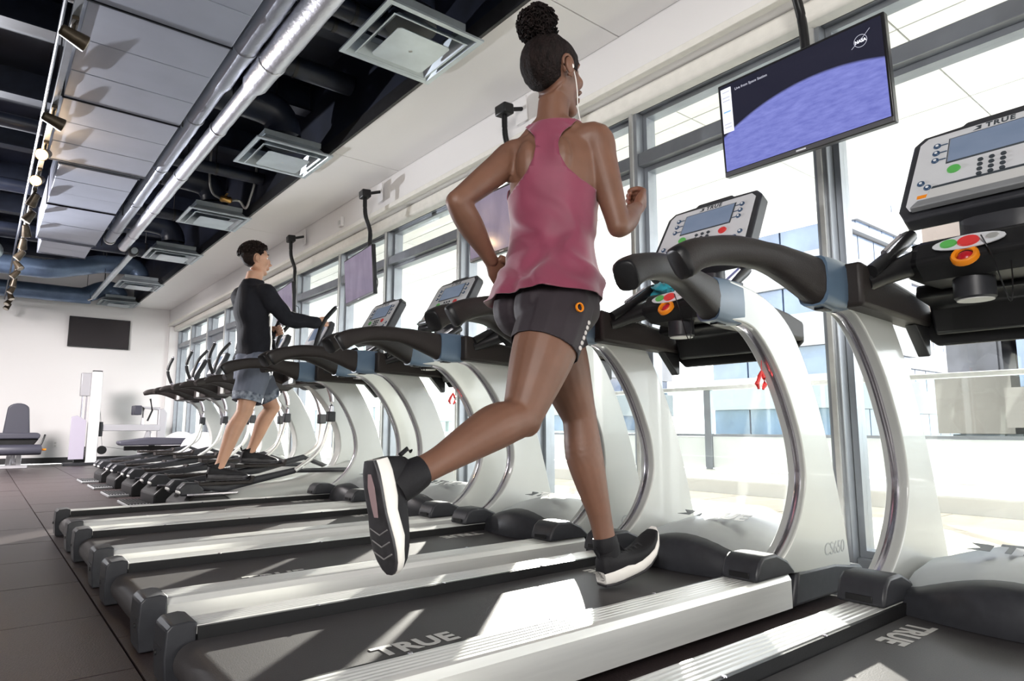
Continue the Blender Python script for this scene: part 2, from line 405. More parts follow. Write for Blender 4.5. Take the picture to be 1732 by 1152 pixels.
for k, yy in enumerate((3.13, 5.20, 7.27, 9.2, 11.5, 13.42)):
    d = diffuser() if d0 is None else copy_tree(d0)
    if d0 is None: d0 = d
    d.location = (1.77, yy, 2.80)
    tag(d, DL[k], 'diffuser', 'square ceiling diffusers')
    m = M_navy2 if k < 4 else M_blue_duct
    r = 0.135
    e = empty('air_duct', (1.77, yy, 2.915))
    if k == 0: pts = [(0, 0, 0), (0, 0, 0.12), (-0.02, 0.0, 0.25), (-0.12, 0.05, 0.34), (-0.4, 0.1, 0.38), (-0.7, 0.1, 0.38)]
    elif k < 4: pts = [(0, 0, 0), (0, 0, 0.10), (-0.03, 0, 0.2), (-0.13, 0, 0.28), (-0.4, 0, 0.30), (-0.68, 0, 0.30)]
    elif k == 4: pts = [(0, 0, 0), (0, 0, 0.05), (-0.04, 0, 0.13), (-0.14, 0, 0.18), (-0.5, 0, 0.16), (-0.75, -0.05, 0.08), (-1.15, -0.2, -0.05), (-1.5, -0.2, -0.06), (-3.5, -0.2, -0.06)]
    else: pts = [(0, 0, 0), (0, 0, 0.04), (-0.05, 0, 0.10), (-0.15, 0, 0.14), (-0.3, -0.05, 0.10), (-0.5, -0.1, -0.02), (-0.7, -0.1, -0.05), (-3.2, -0.1, -0.05)]
    cp = catmull(pts, 5)
    obj('flexible_duct', B().tube(cp, [r*(1.0+0.012*(i % 2)) for i in range(len(cp))], 18), m, e)
    obj('collar', B().lathe([(0.15, 0), (0.15, 0.03), (0.14, 0.035)], 18, 'z', (0, 0, 0.0)), m, e)
    for i in (len(cp)//2, int(len(cp)*0.7)):
        q = cp[i]; obj('strap', B().tube([(q[0], q[1], q[2]+r), (q[0], q[1], ZD-2.916)], 0.005, 6), M_dark, e)
    tag(e, ['dark round duct bending up from the nearest diffuser', 'dark round duct bending up from the second nearest diffuser', 'dark round duct rising from the third diffuser', 'dark round duct rising from the fourth diffuser',
            'blue grey round duct leading to the fifth diffuser', 'blue grey round duct along the far wall to the last diffuser'][k], 'duct', 'round ducts feeding the diffusers')
t = tag(empty('branch_duct', (0.0, 0, 0)), 'pale silver spiral duct at the left edge of the ceiling', 'duct')
obj('spiral_duct', B().tube([(-0.42, 9.3, 2.98), (-0.20, 9.8, 2.88), (-0.06, 10.3, 2.80)], 0.13, 18), M_diff, t)
for f_ in (0.0, 0.5, 1.0): 
    p = Vector((-0.42, 9.3, 2.98)).lerp(Vector((-0.20, 9.8, 2.88)), f_)
    obj('seam_ring', B().tube([p, p+Vector((0.01, 0.02, -0.004))], 0.136, 18), M_diff, t)

# lighting track with its spot heads
tr = tag(empty('lighting_track', (0.21, 0, 2.66)), 'long ceiling lighting track hung along the pale duct edge', 'lighting track')
obj('rail', B().box(-0.018, 0.018, 1.0, 13.45, -0.012, 0.02), M_alu, tr, bevel=0.003)
obj('conduit', B().tube([(-0.05, 1.0, 0.03), (-0.05, 13.4, 0.03)], 0.010, 8), M_navy2, tr)
for yy in np.arange(2.0, 13.4, 1.4): obj('hanger', B().tube([(0, yy, 0.02), (0, yy, ZD-2.661)], 0.005, 6), M_dark, tr)
M_can = mat('bronze_can', (0.05, 0.038, 0.025), 0.35, metal=0.5, noise=0.3)
M_bulb = mat('warm_bulb', (1, 0.8, 0.5), 0.3, emit=(1.0, 0.62, 0.22), estr=26)
M_lens = mat('spot_lens', (0.55, 0.50, 0.42), 0.15, metal=0.4)
def track_head(aim, lit):
    d = empty('track_spotlight')
    obj('adapter', B().box(-0.016, 0.016, -0.06, 0.06, -0.022, -0.001), M_can, d, bevel=0.003)
    obj('stem', B().tube([(0, 0, -0.02), (0, 0, -0.055)], 0.007, 8), M_can, d)
    a = Vector(aim).normalized(); c = Vector((0, 0, -0.085)); q = c-a*0.06; e = c+a*0.06
    pr = []
    pts = [q, q+a*0.008, c, e-a*0.01, e]; rs = [0.018, 0.030, 0.036, 0.043, 0.043]
    obj('can', B().tube(pts, rs, 14), M_can, d)
    obj('lens', B().tube([e+a*0.0005, e+a*0.004], [0.037, 0.034], 14), M_bulb if lit else M_lens, d)
    return d
hy = [2.55, 3.78, 4.95, 5.62, 6.26, 6.84, 7.42, 8.0, 8.6, 9.2, 9.8, 10.4, 11.0, 11.6, 12.2, 12.8, 13.3]
OL = ['first', 'second', 'third', 'fourth', 'fifth', 'sixth', 'seventh', 'eighth', 'ninth', 'tenth', 'eleventh', 'twelfth', 'thirteenth', 'fourteenth', 'fifteenth', 'sixteenth', 'last']
for k, yy in enumerate(hy):
    if k == 0: continue
    lit = k in (3, 4)
    aim = (0.9, 0.15, -0.25) if k in (1, 2) else ((-0.35, -0.85, -0.45) if lit else (rnd.uniform(-0.6, 0.6), rnd.uniform(-0.5, 0.4), -0.8))
    d = track_head(aim, lit); d.location = (0.21, yy, 2.647)
    tag(d, '%s%s spot head along the lighting track, counted from the camera' % ('lit ' if lit else 'dark bronze ', OL[k-1] if k < 16 else 'last'), 'spotlight', 'spot heads on the lighting track')
    if lit:
        l = bpy.data.lights.new('spot_glow', 'POINT'); l.energy = 3; l.color = (1, 0.7, 0.4); l.shadow_soft_size = 0.03
        lo = bpy.data.objects.new('spot_glow', l); C.objects.link(lo); lo.parent = d; lo.location = tuple(Vector((0, 0, -0.085))+Vector(aim).normalized()*0.10)
M_brass = mat('brass_fitting', (0.60, 0.36, 0.12), 0.3, metal=0.9)
bvv_ = tag(empty('brass_valve', (1.80, 6.95, 2.95)), 'small brass valve with braided hoses above the second diffuser', 'valve')
obj('valve_body', B().lathe([(.02, -.06), (.035, -.04), (.028, 0), (.038, .04), (.02, .06)], 14, 'x'), M_brass, bvv_, smooth=60)
obj('handle', B().box(-.01, .01, -.05, .05, .045, .055), M_brass, bvv_, bevel=.003); obj('stem', B().tube([(0, 0, .02), (0, 0, .046)], .007, 8), M_brass, bvv_)
obj('hose', B().tube(catmull([(.05, 0, 0), (.14, .02, .02), (.20, .0, -.05), (.22, -.08, .04), (.24, -.16, .25), (.24, -.18, ZD-2.951)], 5), .014, 8), M_alu_l, bvv_, smooth=60)
obj('hose', B().tube(catmull([(-.05, 0, 0), (-.12, .05, .06), (-.16, .04, .22), (-.16, .02, ZD-2.951)], 5), .012, 8), M_alu_l, bvv_, smooth=60)
# small fittings on the bulkhead
a = tag(empty('strobe_alarm', (2.689, 6.05, 2.66)), 'small white alarm unit on the bulkhead above the windows', 'alarm')
obj('housing', B().box(-0.035, 0, -0.035, 0.035, -0.05, 0.05), M_wall, a, bevel=0.006); obj('lens', B().box(-0.045, -0.0355, -0.02, 0.02, -0.03, 0.01), M_alu_l, a, bevel=0.004)

# ================================================================== OUTSIDE
M_paver = mat('terrace_paver', (0.55, 0.49, 0.41), 0.85, noise=0.08, scale=6, bump=0.1)
M_white = mat('white_render', (0.78, 0.77, 0.74), 0.8, noise=0.04, scale=3)
M_frost = mat('frosted_panel', (0.80, 0.83, 0.82), 0.6, noise=0.03, scale=4)
M_canopy = mat('canopy_panel', (0.88, 0.88, 0.86), 0.7)
tf = struct('terrace_floor', B().box(XW+0.13, 8.0, -6, 26, -0.30, -0.05), M_white)
for i in range(3):
    for j in range(-3, 12):
        o = obj('paver', B().box(3.05+0.86*i, 3.05+0.86*(i+1)-0.012, 0.1+0.86*j, 0.1+0.86*(j+1)-0.012, -0.049, -0.02), M_paver, tf, smooth=0)
struct('terrace_kerb', B().box(5.75, 7.35, -6, 26, -0.049, 0.10), M_white, bevel=0.02)
ra = tag(empty('terrace_railing', (7.1, 0, 0.10)), 'glass terrace railing with grey posts outside the windows', 'railing')
obj('top_rail', B().box(-0.04, 0.04, -4, 24, 0.97, 1.02), M_alu_l, ra, bevel=0.008)
obj('middle_rail', B().box(-0.02, 0.02, -4, 24, 0.40, 0.43), M_alu, ra)
py = [2.62+1.13*k for k in range(-5, 18)]
for yy in py: obj('post', B().box(-0.03, 0.03, yy-0.05, yy+0.05, 0, 0.969), M_alu, ra, bevel=0.004)
for a_, b_ in zip(py[:-1], py[1:]):
    obj('glass_panel', B().box(-0.006, 0.006, a_+0.052, b_-0.052, 0.432, 0.968), M_rail_glass, ra)
    obj('frosted_panel', B().box(-0.006, 0.006, a_+0.052, b_-0.052, 0.02, 0.398), M_frost, ra)
cn = struct('canopy', B().box(XW+0.13, 7.6, -6, 26, 3.06, 3.30), M_white)
for i in range(4):
    for j in range(-5, 16):
        x0 = XW+0.14+(5.46-XW-0.14-1.27*1.0)/1.0*0 if i == 0 else 0
        xs_ = [XW+0.14, 4.17, 5.46, 6.75, 7.59]
        y0 = 1.42+1.5*j
        obj('canopy_panel', B().box(xs_[i]+0.006, xs_[i+1]-0.006, y0+0.006, y0+1.494, 3.02, 3.059), M_canopy, cn, smooth=0)
struct('street_ground', B().box(8.2, 160, -90, 160, -6.2, -6.0), mat('pale_street', (0.55, 0.54, 0.52), 0.9, noise=0.05))
M_bwhite = mat('building_white', (0.27, 0.27, 0.28), 0.8, noise=0.03, scale=0.4)
M_bblue = mat('building_glass', (0.085, 0.118, 0.185), 0.2, noise=0.25, scale=0.35, spec=0.8)
M_btan = mat('building_tan', (0.15, 0.12, 0.105), 0.85, noise=0.08, scale=0.5)
M_bwin = mat('building_dark_glass', (0.05, 0.05, 0.06), 0.2, noise=0.5, scale=0.8)
def tower(name, x0, x1, y0, y1, zt, pitch, band, mw_, mg, lab, z0=-6.0, fins=2.4):
    """office block: spandrel bands and recessed glass strips with mullion fins on the two faces toward the room"""
    d = empty(name, (x0, (y0+y1)/2, z0)); hy_ = (y1-y0)/2; L = x1-x0; H = zt-z0
    obj('core', B().box(0.5, L, -hy_+0.5, hy_-0.5, 0, H-0.3), mg, d, smooth=0)
    z = 0.0
    while z < H-0.2:
        zz = min(z+band, H)
        obj('spandrel', B().box(0, L+0.3, -hy_, hy_, z, zz), mw_, d, smooth=0)
        za, zb = zz, min(z+pitch, H)
        if zb-za > 0.6:
            n = int((y1-y0)/fins)
            for k in range(n):
                ya = -hy_+0.3+k*(2*hy_-0.6)/n
                obj('window', B().box(0.25, 0.499, ya+0.06, ya+(2*hy_-0.6)/n-0.06, za+0.02, zb-0.02), mg, d, smooth=0)
            n = int(L/fins)
            for k in range(n):
                xa = 0.3+k*(L-0.6)/n
                obj('window', B().box(xa+0.06, xa+(L-0.6)/n-0.06, -hy_+0.25, -hy_+0.499, za+0.02, zb-0.02), mg, d, smooth=0)
        z += pitch
    obj('parapet', B().box(-0.1, L+0.4, -hy_-0.1, hy_+0.1, H, H+0.5), mw_, d, smooth=0)
    return tag(d, lab, 'building')
tower('office_building', 40, 53, 18.6, 27.5, 13.6, 3.9, 2.1, M_bwhite, M_bblue, 'white banded office block with blue glass seen beside the window mullion')
tower('office_building', 54, 84, 22.4, 36, 31.0, 3.9, 2.0, M_bwhite, M_bblue, 'taller pale blue striped office block behind the right treadmill arm')
tower('office_building', 26, 38, 6.4, 8.6, 8.6, 3.2, 1.9, M_btan, M_bwin, 'tan office block with dark strip windows beyond the railing', fins=1.6)
tower('office_building', 24, 40, -3.5, 6.1, 7.6, 3.3, 1.2, M_btan, M_bblue, 'brown and glass office block at the right edge beyond the railing', fins=1.9)
tower('office_building', 44, 60, 46, 75, 9.0, 3.9, 2.4, M_bwhite, M_bblue, 'low pale office block far away behind the runner')
M_bgreen = mat('building_pale_green', (0.60, 0.66, 0.60), 0.8, noise=0.03, scale=0.3); M_bgreen2 = mat('building_pale_glass', (0.42, 0.52, 0.48), 0.3, noise=0.15, scale=0.4)
tower('office_wing', 9.0, 13.0, 16.5, 46, 11.0, 3.4, 1.7, M_bgreen, M_bgreen2, 'pale green building wing close outside the far windows', fins=2.0)
# ================================================================== TREADMILLS
M_shell = mat('pearl_shell', (0.42, 0.43, 0.415), 0.3, noise=0.02, scale=4, coat=0.3)
M_silver = mat('ribbed_aluminium', (0.74, 0.74, 0.72), 0.32, metal=0.4, noise=0.04, scale=60, stretch=(0.05, 1, 1))
M_strip = mat('chrome_strip', (0.55, 0.53, 0.58), 0.2, metal=0.9)
M_belt = mat('running_belt', (0.045, 0.041, 0.042), 0.5, noise=0.12, scale=300, bump=0.08, spec=0.5)
M_cap = mat('charcoal_plastic', (0.030, 0.031, 0.036), 0.42, spec=0.35, noise=0.1, scale=30, bump=0.03)
M_black = mat('black_plastic', (0.011, 0.011, 0.012), 0.4, spec=0.3, bump=0.04, scale=200)
M_grip = mat('grip_rubber', (0.023, 0.019, 0.018), 0.5, spec=0.28, bump=0.08, scale=260, noise=0.06)
M_sleeve = mat('slate_blue_plastic', (0.085, 0.135, 0.20), 0.4, noise=0.04)
M_hood = mat('silver_hood', (0.30, 0.31, 0.32), 0.33, metal=0.35, noise=0.03)
M_face = mat('console_face', (0.60, 0.61, 0.63), 0.35, noise=0.02)
M_tray = mat('tray_plastic', (0.55, 0.55, 0.54), 0.4)
M_btnblue = mat('button_navy', (0.03, 0.07, 0.14), 0.3)
M_btnwhite = mat('button_white', (0.75, 0.77, 0.80), 0.3)
M_green = mat('button_green', (0.10, 0.42, 0.09), 0.35)
M_red = mat('button_red', (0.65, 0.04, 0.04), 0.35)
M_orange = mat('key_ring_orange', (0.85, 0.26, 0.01), 0.35)
M_redkey = mat('key_red', (0.45, 0.01, 0.02), 0.3)
M_print = mat('dark_print', (0.04, 0.05, 0.06), 0.4)
M_printg = mat('grey_print', (0.30, 0.31, 0.31), 0.4)
M_printw = mat('pale_print', (0.50, 0.49, 0.47), 0.5)
def lcd_mat():
    m = bpy.data.materials.new('lcd_screen'); m.use_nodes = True; nt = m.node_tree; b = nt.nodes['Principled BSDF']
    b.inputs['Roughness'].default_value = 0.12; b.inputs['Base Color'].default_value = (0.10, 0.13, 0.19, 1)
    tc = nt.nodes.new('ShaderNodeTexCoord'); w_ = nt.nodes.new('ShaderNodeTexNoise'); w_.inputs['Scale'].default_value = 9
    mp = nt.nodes.new('ShaderNodeMapping'); mp.inputs['Scale'].default_value = (1, 1, 2.5)
    r = nt.nodes.new('ShaderNodeValToRGB'); r.color_ramp.elements[0].color = (0.16, 0.22, 0.32, 1); r.color_ramp.elements[1].color = (0.34, 0.40, 0.52, 1)
    nt.links.new(tc.outputs['Object'], mp.inputs[0]); nt.links.new(mp.outputs[0], w_.inputs[0]); nt.links.new(w_.outputs[0], r.inputs[0])
    nt.links.new(r.outputs[0], b.inputs['Emission Color']); b.inputs['Emission Strength'].default_value = 0.20
    return m
M_lcd = lcd_mat()

INNER = [(1.555, .150), (1.67, .205), (1.755, .28), (1.81, .37), (1.83, .45), (1.815, .56), (1.775, .66), (1.72, .76), (1.645, .855), (1.565, .922), (1.50, .943), (1.42, .945)]
OUTER = [(2.12, .100), (2.105, .20), (2.08, .30), (2.04, .44), (1.98, .62), (1.915, .76), (1.84, .885), (1.77, .965), (1.67, 1.025), (1.55, 1.06), (1.42, 1.075)]
def upright_profile():
    a = catmull(INNER, 4); b = catmull(OUTER, 4)
    return a, b
def rail_profile(s):
    # y-z section, from outer bottom round over the ribbed top to the inner edge
    p = [(.360, .030), (.360, .118), (.350, .134), (.338, .138)]
    y = .334
    for k in range(5):
        p += [(y, .138), (y-.003, .1355), (y-.006, .1355), (y-.009, .138)]
        y -= .016
    p += [(.250, .138), (.249, .118), (.262, .110), (.262, .030)]
    return [(s*a, b) for a, b in p]
def make_treadmill():
    t = empty('treadmill')
    # deck
    prof = [(.045-.047*math.sin(a), .060+.047*math.cos(a)) for a in np.linspace(0, PI, 11)]
    bp = [(1.70, .107)]+prof+[(1.70, .013)]
    belt = obj('running_belt', B().prism(bp, -.236, .236), M_belt, t, smooth=30)
    T_true = text_mesh('TRUE', 0.085, 0.0004, 1.05, bold=0.003)
    for yy in (0.12,):
        text_obj('belt_lettering', T_true, M_printw, belt, frame((1.41, .172, .1082), (-1, 0, 0), (0, -1, 0)))
    text_obj('belt_lettering', T_true, M_printw, belt, frame((.44, -.12, .1082), (1, 0, 0), (0, 1, 0)))
    obj('under_frame', B().box(.12, 1.75, -.23, .23, .03, .090), M_black, t)
    for s in (1, -1):
        r = obj('side_rail', B().prism([(y, z) for y, z in rail_profile(s)], .030, 1.70, 'x'), M_silver, t, smooth=25)
        obj('deck_edge', B().box(.05, 1.70, min(s*.2385, s*.2489), max(s*.2385, s*.2489), .03, .1365), M_black, r)
        for xx in (.35, .75, 1.15): obj('rail_screw', B().lathe([(.006, 0), (.005, .002)], 10, 'z', (xx, s*.2437, .1366)), M_strip, r)
        c = obj('end_cap', B().prism([(-.014, .004), (.05, .004), (.05, .145), (.03, .150), (-.006, .147), (-.018, .134), (-.020, .07)], min(s*.248, s*.368), max(s*.248, s*.368)), M_cap, t, bevel=0.004)
        obj('levelling_bolt', B().lathe([(.007, -.004), (.007, 0)], 8, 'x', (-.0205, s*.33, .07)), M_dark, c)
        obj('cap_groove', B().box(-.0212, -.0195, s*.31-.03, s*.31+.03, .086, .089), M_dark, c)
        obj('levelling_foot', B().lathe([(.026, 0), (.026, .012), (.010, .014), (.010, .034)], 12, 'z', (.30, s*.31, 0)), M_black, t)
    obj('rear_roller', B().lathe([(.040, -.2365), (.040, .2365)], 14, 'y', (.046, 0, .060)), M_cap, t)
    # motor hood, arched across the width
    n = 13
    def arch(x, zc, ze, hw):
        return [(x, -hw+2*hw*k/(n-1), ze+(zc-ze)*math.cos((k/(n-1)-.5)*PI)**1.2) for k in range(n)]
    def shellrings(st):
        R = []
        for x, zc, ze, hw, bow in st:
            top = arch(x, zc, ze, hw)
            top = [(px-bow*math.cos((k/(n-1)-.5)*PI), y, z) for k, (px, y, z) in enumerate(top)]
            R.append(top+[(x, hw, .03), (x, -hw, .03)])
        return R
    obj('hood_lip', B().rings(shellrings([(1.60, .110, .108, .262, .06), (1.615, .20, .150, .262, .06), (1.63, .222, .160, .262, .05), (1.70, .232, .172, .262, .03)])), M_cap, t, smooth=50)
    hd = obj('motor_hood', B().rings(shellrings([(1.66, .222, .165, .266, .04), (1.75, .262, .195, .268, .02), (1.90, .285, .215, .268, 0), (2.05, .262, .19, .262, 0), (2.16, .19, .13, .25, 0), (2.19, .10, .07, .24, 0)])), M_hood, t, smooth=60)
    text_obj('hood_lettering', text_mesh('TRUE', 0.085, 0.0004, 1.1, bold=0.0035), M_print, hd, frame((1.80, -0.04, .281), (0, -1, 0), (1, 0, .22)))
    obj('hood_emblem', B().prism([(0, 0), (.055, 0), (.055, .045), (.04, .05), (.0, .05), (.03, .02)], 0, .001, 'z').xf(frame((1.775, .14, .274), (0, -1, 0), (1, 0, .22))), M_print, hd)
    obj('base_shroud', B().prism([(1.70, .03), (2.22, .03), (2.24, .07), (2.20, .105), (2.0, .135), (1.74, .14)], -.365, .365), M_cap, t, bevel=0.012)
    inn, out = upright_profile()
    csm = text_mesh('CS650', 0.062, 0.0004, 0.9, shear=0.15)
    for s in (1, -1):
        # blade upright: outer face flat, inner face bowed
        prof = inn+out[::-1]; k = len(prof)
        y0, y1 = s*.295, s*.362
        u = obj('upright', B().prism(prof, min(y0, y1), max(y0, y1)), M_shell, t, bevel=0.018, seg=3, smooth=40)
        st = B(); pts = catmull(INNER[:-1], 4)
        st.tube([(x-.002, s*.333, z) for x, z in pts], .006, 6, ry=.011, upref=(0, 1, 0))
        obj('trim_strip', st, M_strip, u, smooth=60)
        text_obj('model_lettering', csm, M_printg, u, frame((2.0, s*.3628, .185), (-s, 0, 0), (0, 0, 1)) if s > 0 else frame((2.0, s*.3628, .185), (1, 0, 0), (0, 0, 1)))
        # foot block
        fb = [(1.48, .139), (1.485, .165), (1.50, .195), (1.525, .212), (1.60, .212), (1.665, .185), (1.715, .14)]
        f_ = obj('foot_block', B().prism(fb, min(s*.245, s*.372), max(s*.245, s*.372)), M_cap, t, bevel=0.008)
        obj('latch_plate', B().box(1.4765, 1.481, s*.31-.035, s*.31+.035, .148, .165), M_black, f_, bevel=.002)
        # handrail sweeping back to the runner
        cl = catmull([(.875, 1.000), (.93, 1.030), (1.04, 1.055), (1.16, 1.055), (1.27, 1.035), (1.37, 1.010)], 4); m_ = len(cl)
        hh = [np.interp(i/(m_-1), [0, .06, .30, .60, .80, 1], [.041, .043, .037, .036, .050, .068]) for i in range(m_)]
        ww = [np.interp(i/(m_-1), [0, .06, .5, 1], [.033, .035, .034, .042]) for i in range(m_)]
        off = [np.interp(i/(m_-1), [0, .3, .7, 1], [.405, .392, .345, .322]) for i in range(m_)]
        hr = obj('handrail', B().tube([(x, s*off[i], z) for i, (x, z) in enumerate(cl)], ww, 16, ry=hh, power=3.0), M_grip, t, smooth=50)
        obj('grip_cap', B().tube([(.870, s*.4065, .997), (.8735, s*.405, .9995), (.880, s*.404, 1.003)], [.029, .0335, .0345], 16, ry=[.037, .042, .0425], power=3.0), M_black, hr, smooth=50)
        sl = obj('sleeve', B().tube([(1.355, s*.322, 1.010), (1.42, s*.322, 1.008), (1.495, s*.322, 1.010)], [.044, .046, .043], 16, ry=[.070, .074, .071], power=4.0), M_sleeve, t, smooth=50)
        obj('sleeve_slot', B().box(1.38, 1.43, s*.322-.014, s*.322+.014, .9325, .9395), M_black, sl, bevel=.003)
        # dark inner arm carrying the crossbeam
        ar = obj('support_arm', B().prism([(1.47, .945), (1.47, 1.072), (1.62, 1.055), (1.86, 1.025), (1.97, 1.0), (1.97, .93), (1.80, .935)], min(s*.240, s*.318), max(s*.240, s*.318)), M_grip, t, bevel=.012)
        obj('gusset', B().prism([(1.86, .931), (1.97, .931), (1.97, .84), (1.955, .835)], min(s*.25, s*.285), max(s*.25, s*.285)), M_black, ar, bevel=.004)
        obj('pod_arm', B().tube([(1.53, s*.262, 1.015), (1.60, s*.235, 1.045), (1.68, s*.17, 1.085)], [.030, .030, .034], 12, ry=[.028, .028, .036]), M_black, t, smooth=60)
        # straight pulse grip rising to the console
        g = obj('pulse_grip', B().tube([(1.52, s*.235, 1.045), (1.62, s*.225, 1.10), (1.74, s*.215, 1.175), (1.765, s*.213, 1.188)], [.019, .019, .023, .020], 12), M_black, t, smooth=50)
        obj('contact_plate', B().tube([(1.60, s*.227, 1.105), (1.71, s*.2175, 1.172)], .010, 8, ry=.016), M_strip, g)
    obj('crossbeam', B().prism([(1.79, 1.0), (1.80, 1.04), (1.92, 1.04), (1.97, 1.0), (1.98, .93), (1.95, .90), (1.93, .90), (1.90, .985)], -.224, .224), M_black, t, bevel=.01)
    obj('crossbeam_apron', B().prism([(-.30, .93), (-.235, .87), (.235, .87), (.30, .93), (.30, .985), (-.30, .985)], 1.982, 2.0, 'x'), M_black, t, bevel=.006)
    PZ = -.055
    # control pod
    pod = obj('control_pod', B().rings([[(x, y*wy, z+PZ) for (x, z) in p] for y, wy, p in
        [(-.21, 1, [(1.70, 1.10), (1.66, 1.13), (1.69, 1.17), (1.80, 1.17), (1.84, 1.10)]),
         (-.15, 1, [(1.66, 1.075), (1.60, 1.12), (1.65, 1.19), (1.82, 1.19), (1.86, 1.07)]),
         (.15, 1, [(1.66, 1.075), (1.60, 1.12), (1.65, 1.19), (1.82, 1.19), (1.86, 1.07)]),
         (.21, 1, [(1.70, 1.10), (1.66, 1.13), (1.69, 1.17), (1.80, 1.17), (1.84, 1.10)])]]), M_black, t, bevel=.015, seg=3)
    pf = frame((1.619, .085, 1.158+PZ), (0, -1, 0), (.05, 0, .07))      # sloped control face looking at the runner
    def disc(r, h, c=(0, 0), rx=1.0, n=16): return B().lathe([(r, 0), (r*.92, h)], n).xf(Matrix.Translation((c[0], c[1], 0)) @ Matrix.Diagonal((rx, 1, 1, 1)))
    pl = obj('control_panel', B().prism([(.085*math.cos(a)+.06, .026*math.sin(a)) for a in np.linspace(0, 2*PI, 22)[:-1]], 0, .003, 'z').xf(pf), M_face, pod)
    obj('start_button', disc(.015, .005, (.015, 0), 1.4).xf(pf @ Matrix.Translation((0, 0, .003))), M_green, pl)
    obj('stop_button', disc(.019, .006, (.062, -.002), 1.4).xf(pf @ Matrix.Translation((0, 0, .003))), M_red, pl)
    obj('dial', disc(.011, .002, (.115, .003), 1.4).xf(pf @ Matrix.Translation((0, 0, .003))), M_alu_l, pl)
    kf = frame((1.605, 0.03, 1.113+PZ), (0, -1, 0), (.05, 0, .07))
    key = obj('safety_key', B().rings([[(r*math.cos(a), r*math.sin(a), z) for a in np.linspace(0, 2*PI, 21)[:-1]] for r, z in ((.020, 0), (.033, 0), (.033, .012), (.029, .016), (.021, .014))], closed=True).xf(kf), M_orange, pod, smooth=50)
    obj('key_magnet', B().lathe([(.0195, 0), (.0195, .006), (.010, .014), (.004, .014)], 16).xf(kf), M_redkey, key, smooth=50)
    obj('fan_housing', B().lathe([(.045, 0), (.050, .005), (.050, .095)], 20, 'z', (1.71, .045, .960)), M_cap, t)
    obj('fan_grille', B().lathe([(.044, -.003), (.044, 0)], 20, 'z', (1.71, .045, .960)), M_tray, t)
    for s in (1, -1):
        cu_ = obj('cup_holder', B().lathe([(.040, -.10), (.046, -.09), (.050, 0), (.044, 0), (.040, -.085), (.001, -.09)], 18, 'z', (1.74, s*.155, 1.195+PZ)), M_black, t)
    # console: a leaning slab; face frame (u across, v up the slope)
    cf = frame((1.735, 0, 1.245), (0, -1, 0), (.17, 0, .30)); W2 = .235; HV = .335
    slab = [(-W2+.02, -.02), (W2-.02, -.02), (W2, .02), (W2-.012, HV-.03), (W2-.04, HV), (.09, HV+.004), (.08, HV+.016), (-.08, HV+.016), (-.09, HV+.004), (-W2+.04, HV), (-W2+.012, HV-.03), (-W2, .02)]
    con = obj('console', B().prism(slab, -.055, 0, 'z').xf(cf), M_cap, t, bevel=.010, seg=3)
    obj('console_neck', B().tube([(1.80, 0, 1.15), (1.80, 0, 1.24), (1.83, 0, 1.33)], [.09, .09, .07], 14, ry=[.04, .04, .03], upref=(1, 0, 0), power=4), M_cap, t, smooth=50)
    zf = cf @ Matrix.Translation((0, 0, .0005))
    fp = [(-W2+.035, .012), (W2-.035, .012), (W2-.022, .035), (W2-.034, HV-.04), (W2-.055, HV-.018), (-W2+.055, HV-.018), (-W2+.034, HV-.04), (-W2+.022, .035)]
    face = obj('face_plate', B().prism(fp, 0, .003, 'z').xf(zf), M_face, con, bevel=.001)
    zb = cf @ Matrix.Translation((0, 0, .0036))
    obj('screen', B().prism([(-.115, .185), (.115, .185), (.115, .285), (-.115, .285)], 0, .002, 'z').xf(zb), M_lcd, face)
    obj('screen_bezel', B().rings([[(-.120, .180, 0), (.120, .180, 0), (.120, .290, 0), (-.120, .290, 0)], [(-.1155, .1845, .003), (.1155, .1845, .003), (.1155, .2855, .003), (-.1155, .2855, .003)]], caps=False).xf(zb), M_print, face, smooth=0)
    text_obj('logo_lettering', text_mesh('TRUE', 0.027, 0.0003, 1.2, bold=0.001), M_print, face, zb @ Matrix.Translation((.012, .303, .0003)))
    obj('logo_emblem', B().prism([(-.058, .295), (-.036, .295), (-.036, .312), (-.052, .312), (-.042, .303)], 0, .0005, 'z').xf(zb), M_print, face)
    def ring_button(u, v):
        b_ = obj('button', B().lathe([(.0105, 0), (.0105, .003), (.009, .0045)], 14).xf(zb @ Matrix.Translation((u, v, 0))), M_btnblue, face)
        obj('button_cap', B().lathe([(.0045, .0045), (.0042, .006)], 10).xf(zb @ Matrix.Translation((u, v, 0))), M_btnwhite, b_)
    for s in (-1, 1):
        for k in range(3):
            ring_button(s*.150, .205+.032*k)
            obj('button_bar', B().box(min(s*.121, s*.139), max(s*.121, s*.139), .2035+.032*k, .2065+.032*k, 0, .002).xf(zb), M_btnblue, face)
        ring_button(s*.180, .118); ring_button(s*.160, .095)
    obj('start_button', disc(.016, .005, (-.095, .148), 1.15).xf(zb), M_green, face)
    obj('stop_button', disc(.016, .005, (.095, .148), 1.15).xf(zb), M_red, face)
    for i in range(3):
        for j in range(4):
            obj('key', disc(.0068, .004, (-.028+.028*i, .158-.019*j), 1.1, 10).xf(zb), M_print, face)
    # reading rack with its lip and orange tag
    rk = obj('reading_rack', B().prism([(-.165, .012), (.165, .012), (.150, .078), (-.150, .078)], 0, .010, 'z').xf(zb), M_tray, con, bevel=.003)
    obj('rack_slot', B().prism([(-.15, .080), (.15, .080), (.145, .092), (-.145, .092)], 0, .004, 'z').xf(zb), M_print, con)
    obj('rack_lip', B().prism([(-.19, -.005), (.19, -.005), (.17, .02), (-.17, .02)], .006, .030, 'z').xf(zb), M_hood, con, bevel=.004)
    obj('orange_tag', B().box(-.185, -.15, .055, .068, 0, .001).xf(zb), M_orange, face)
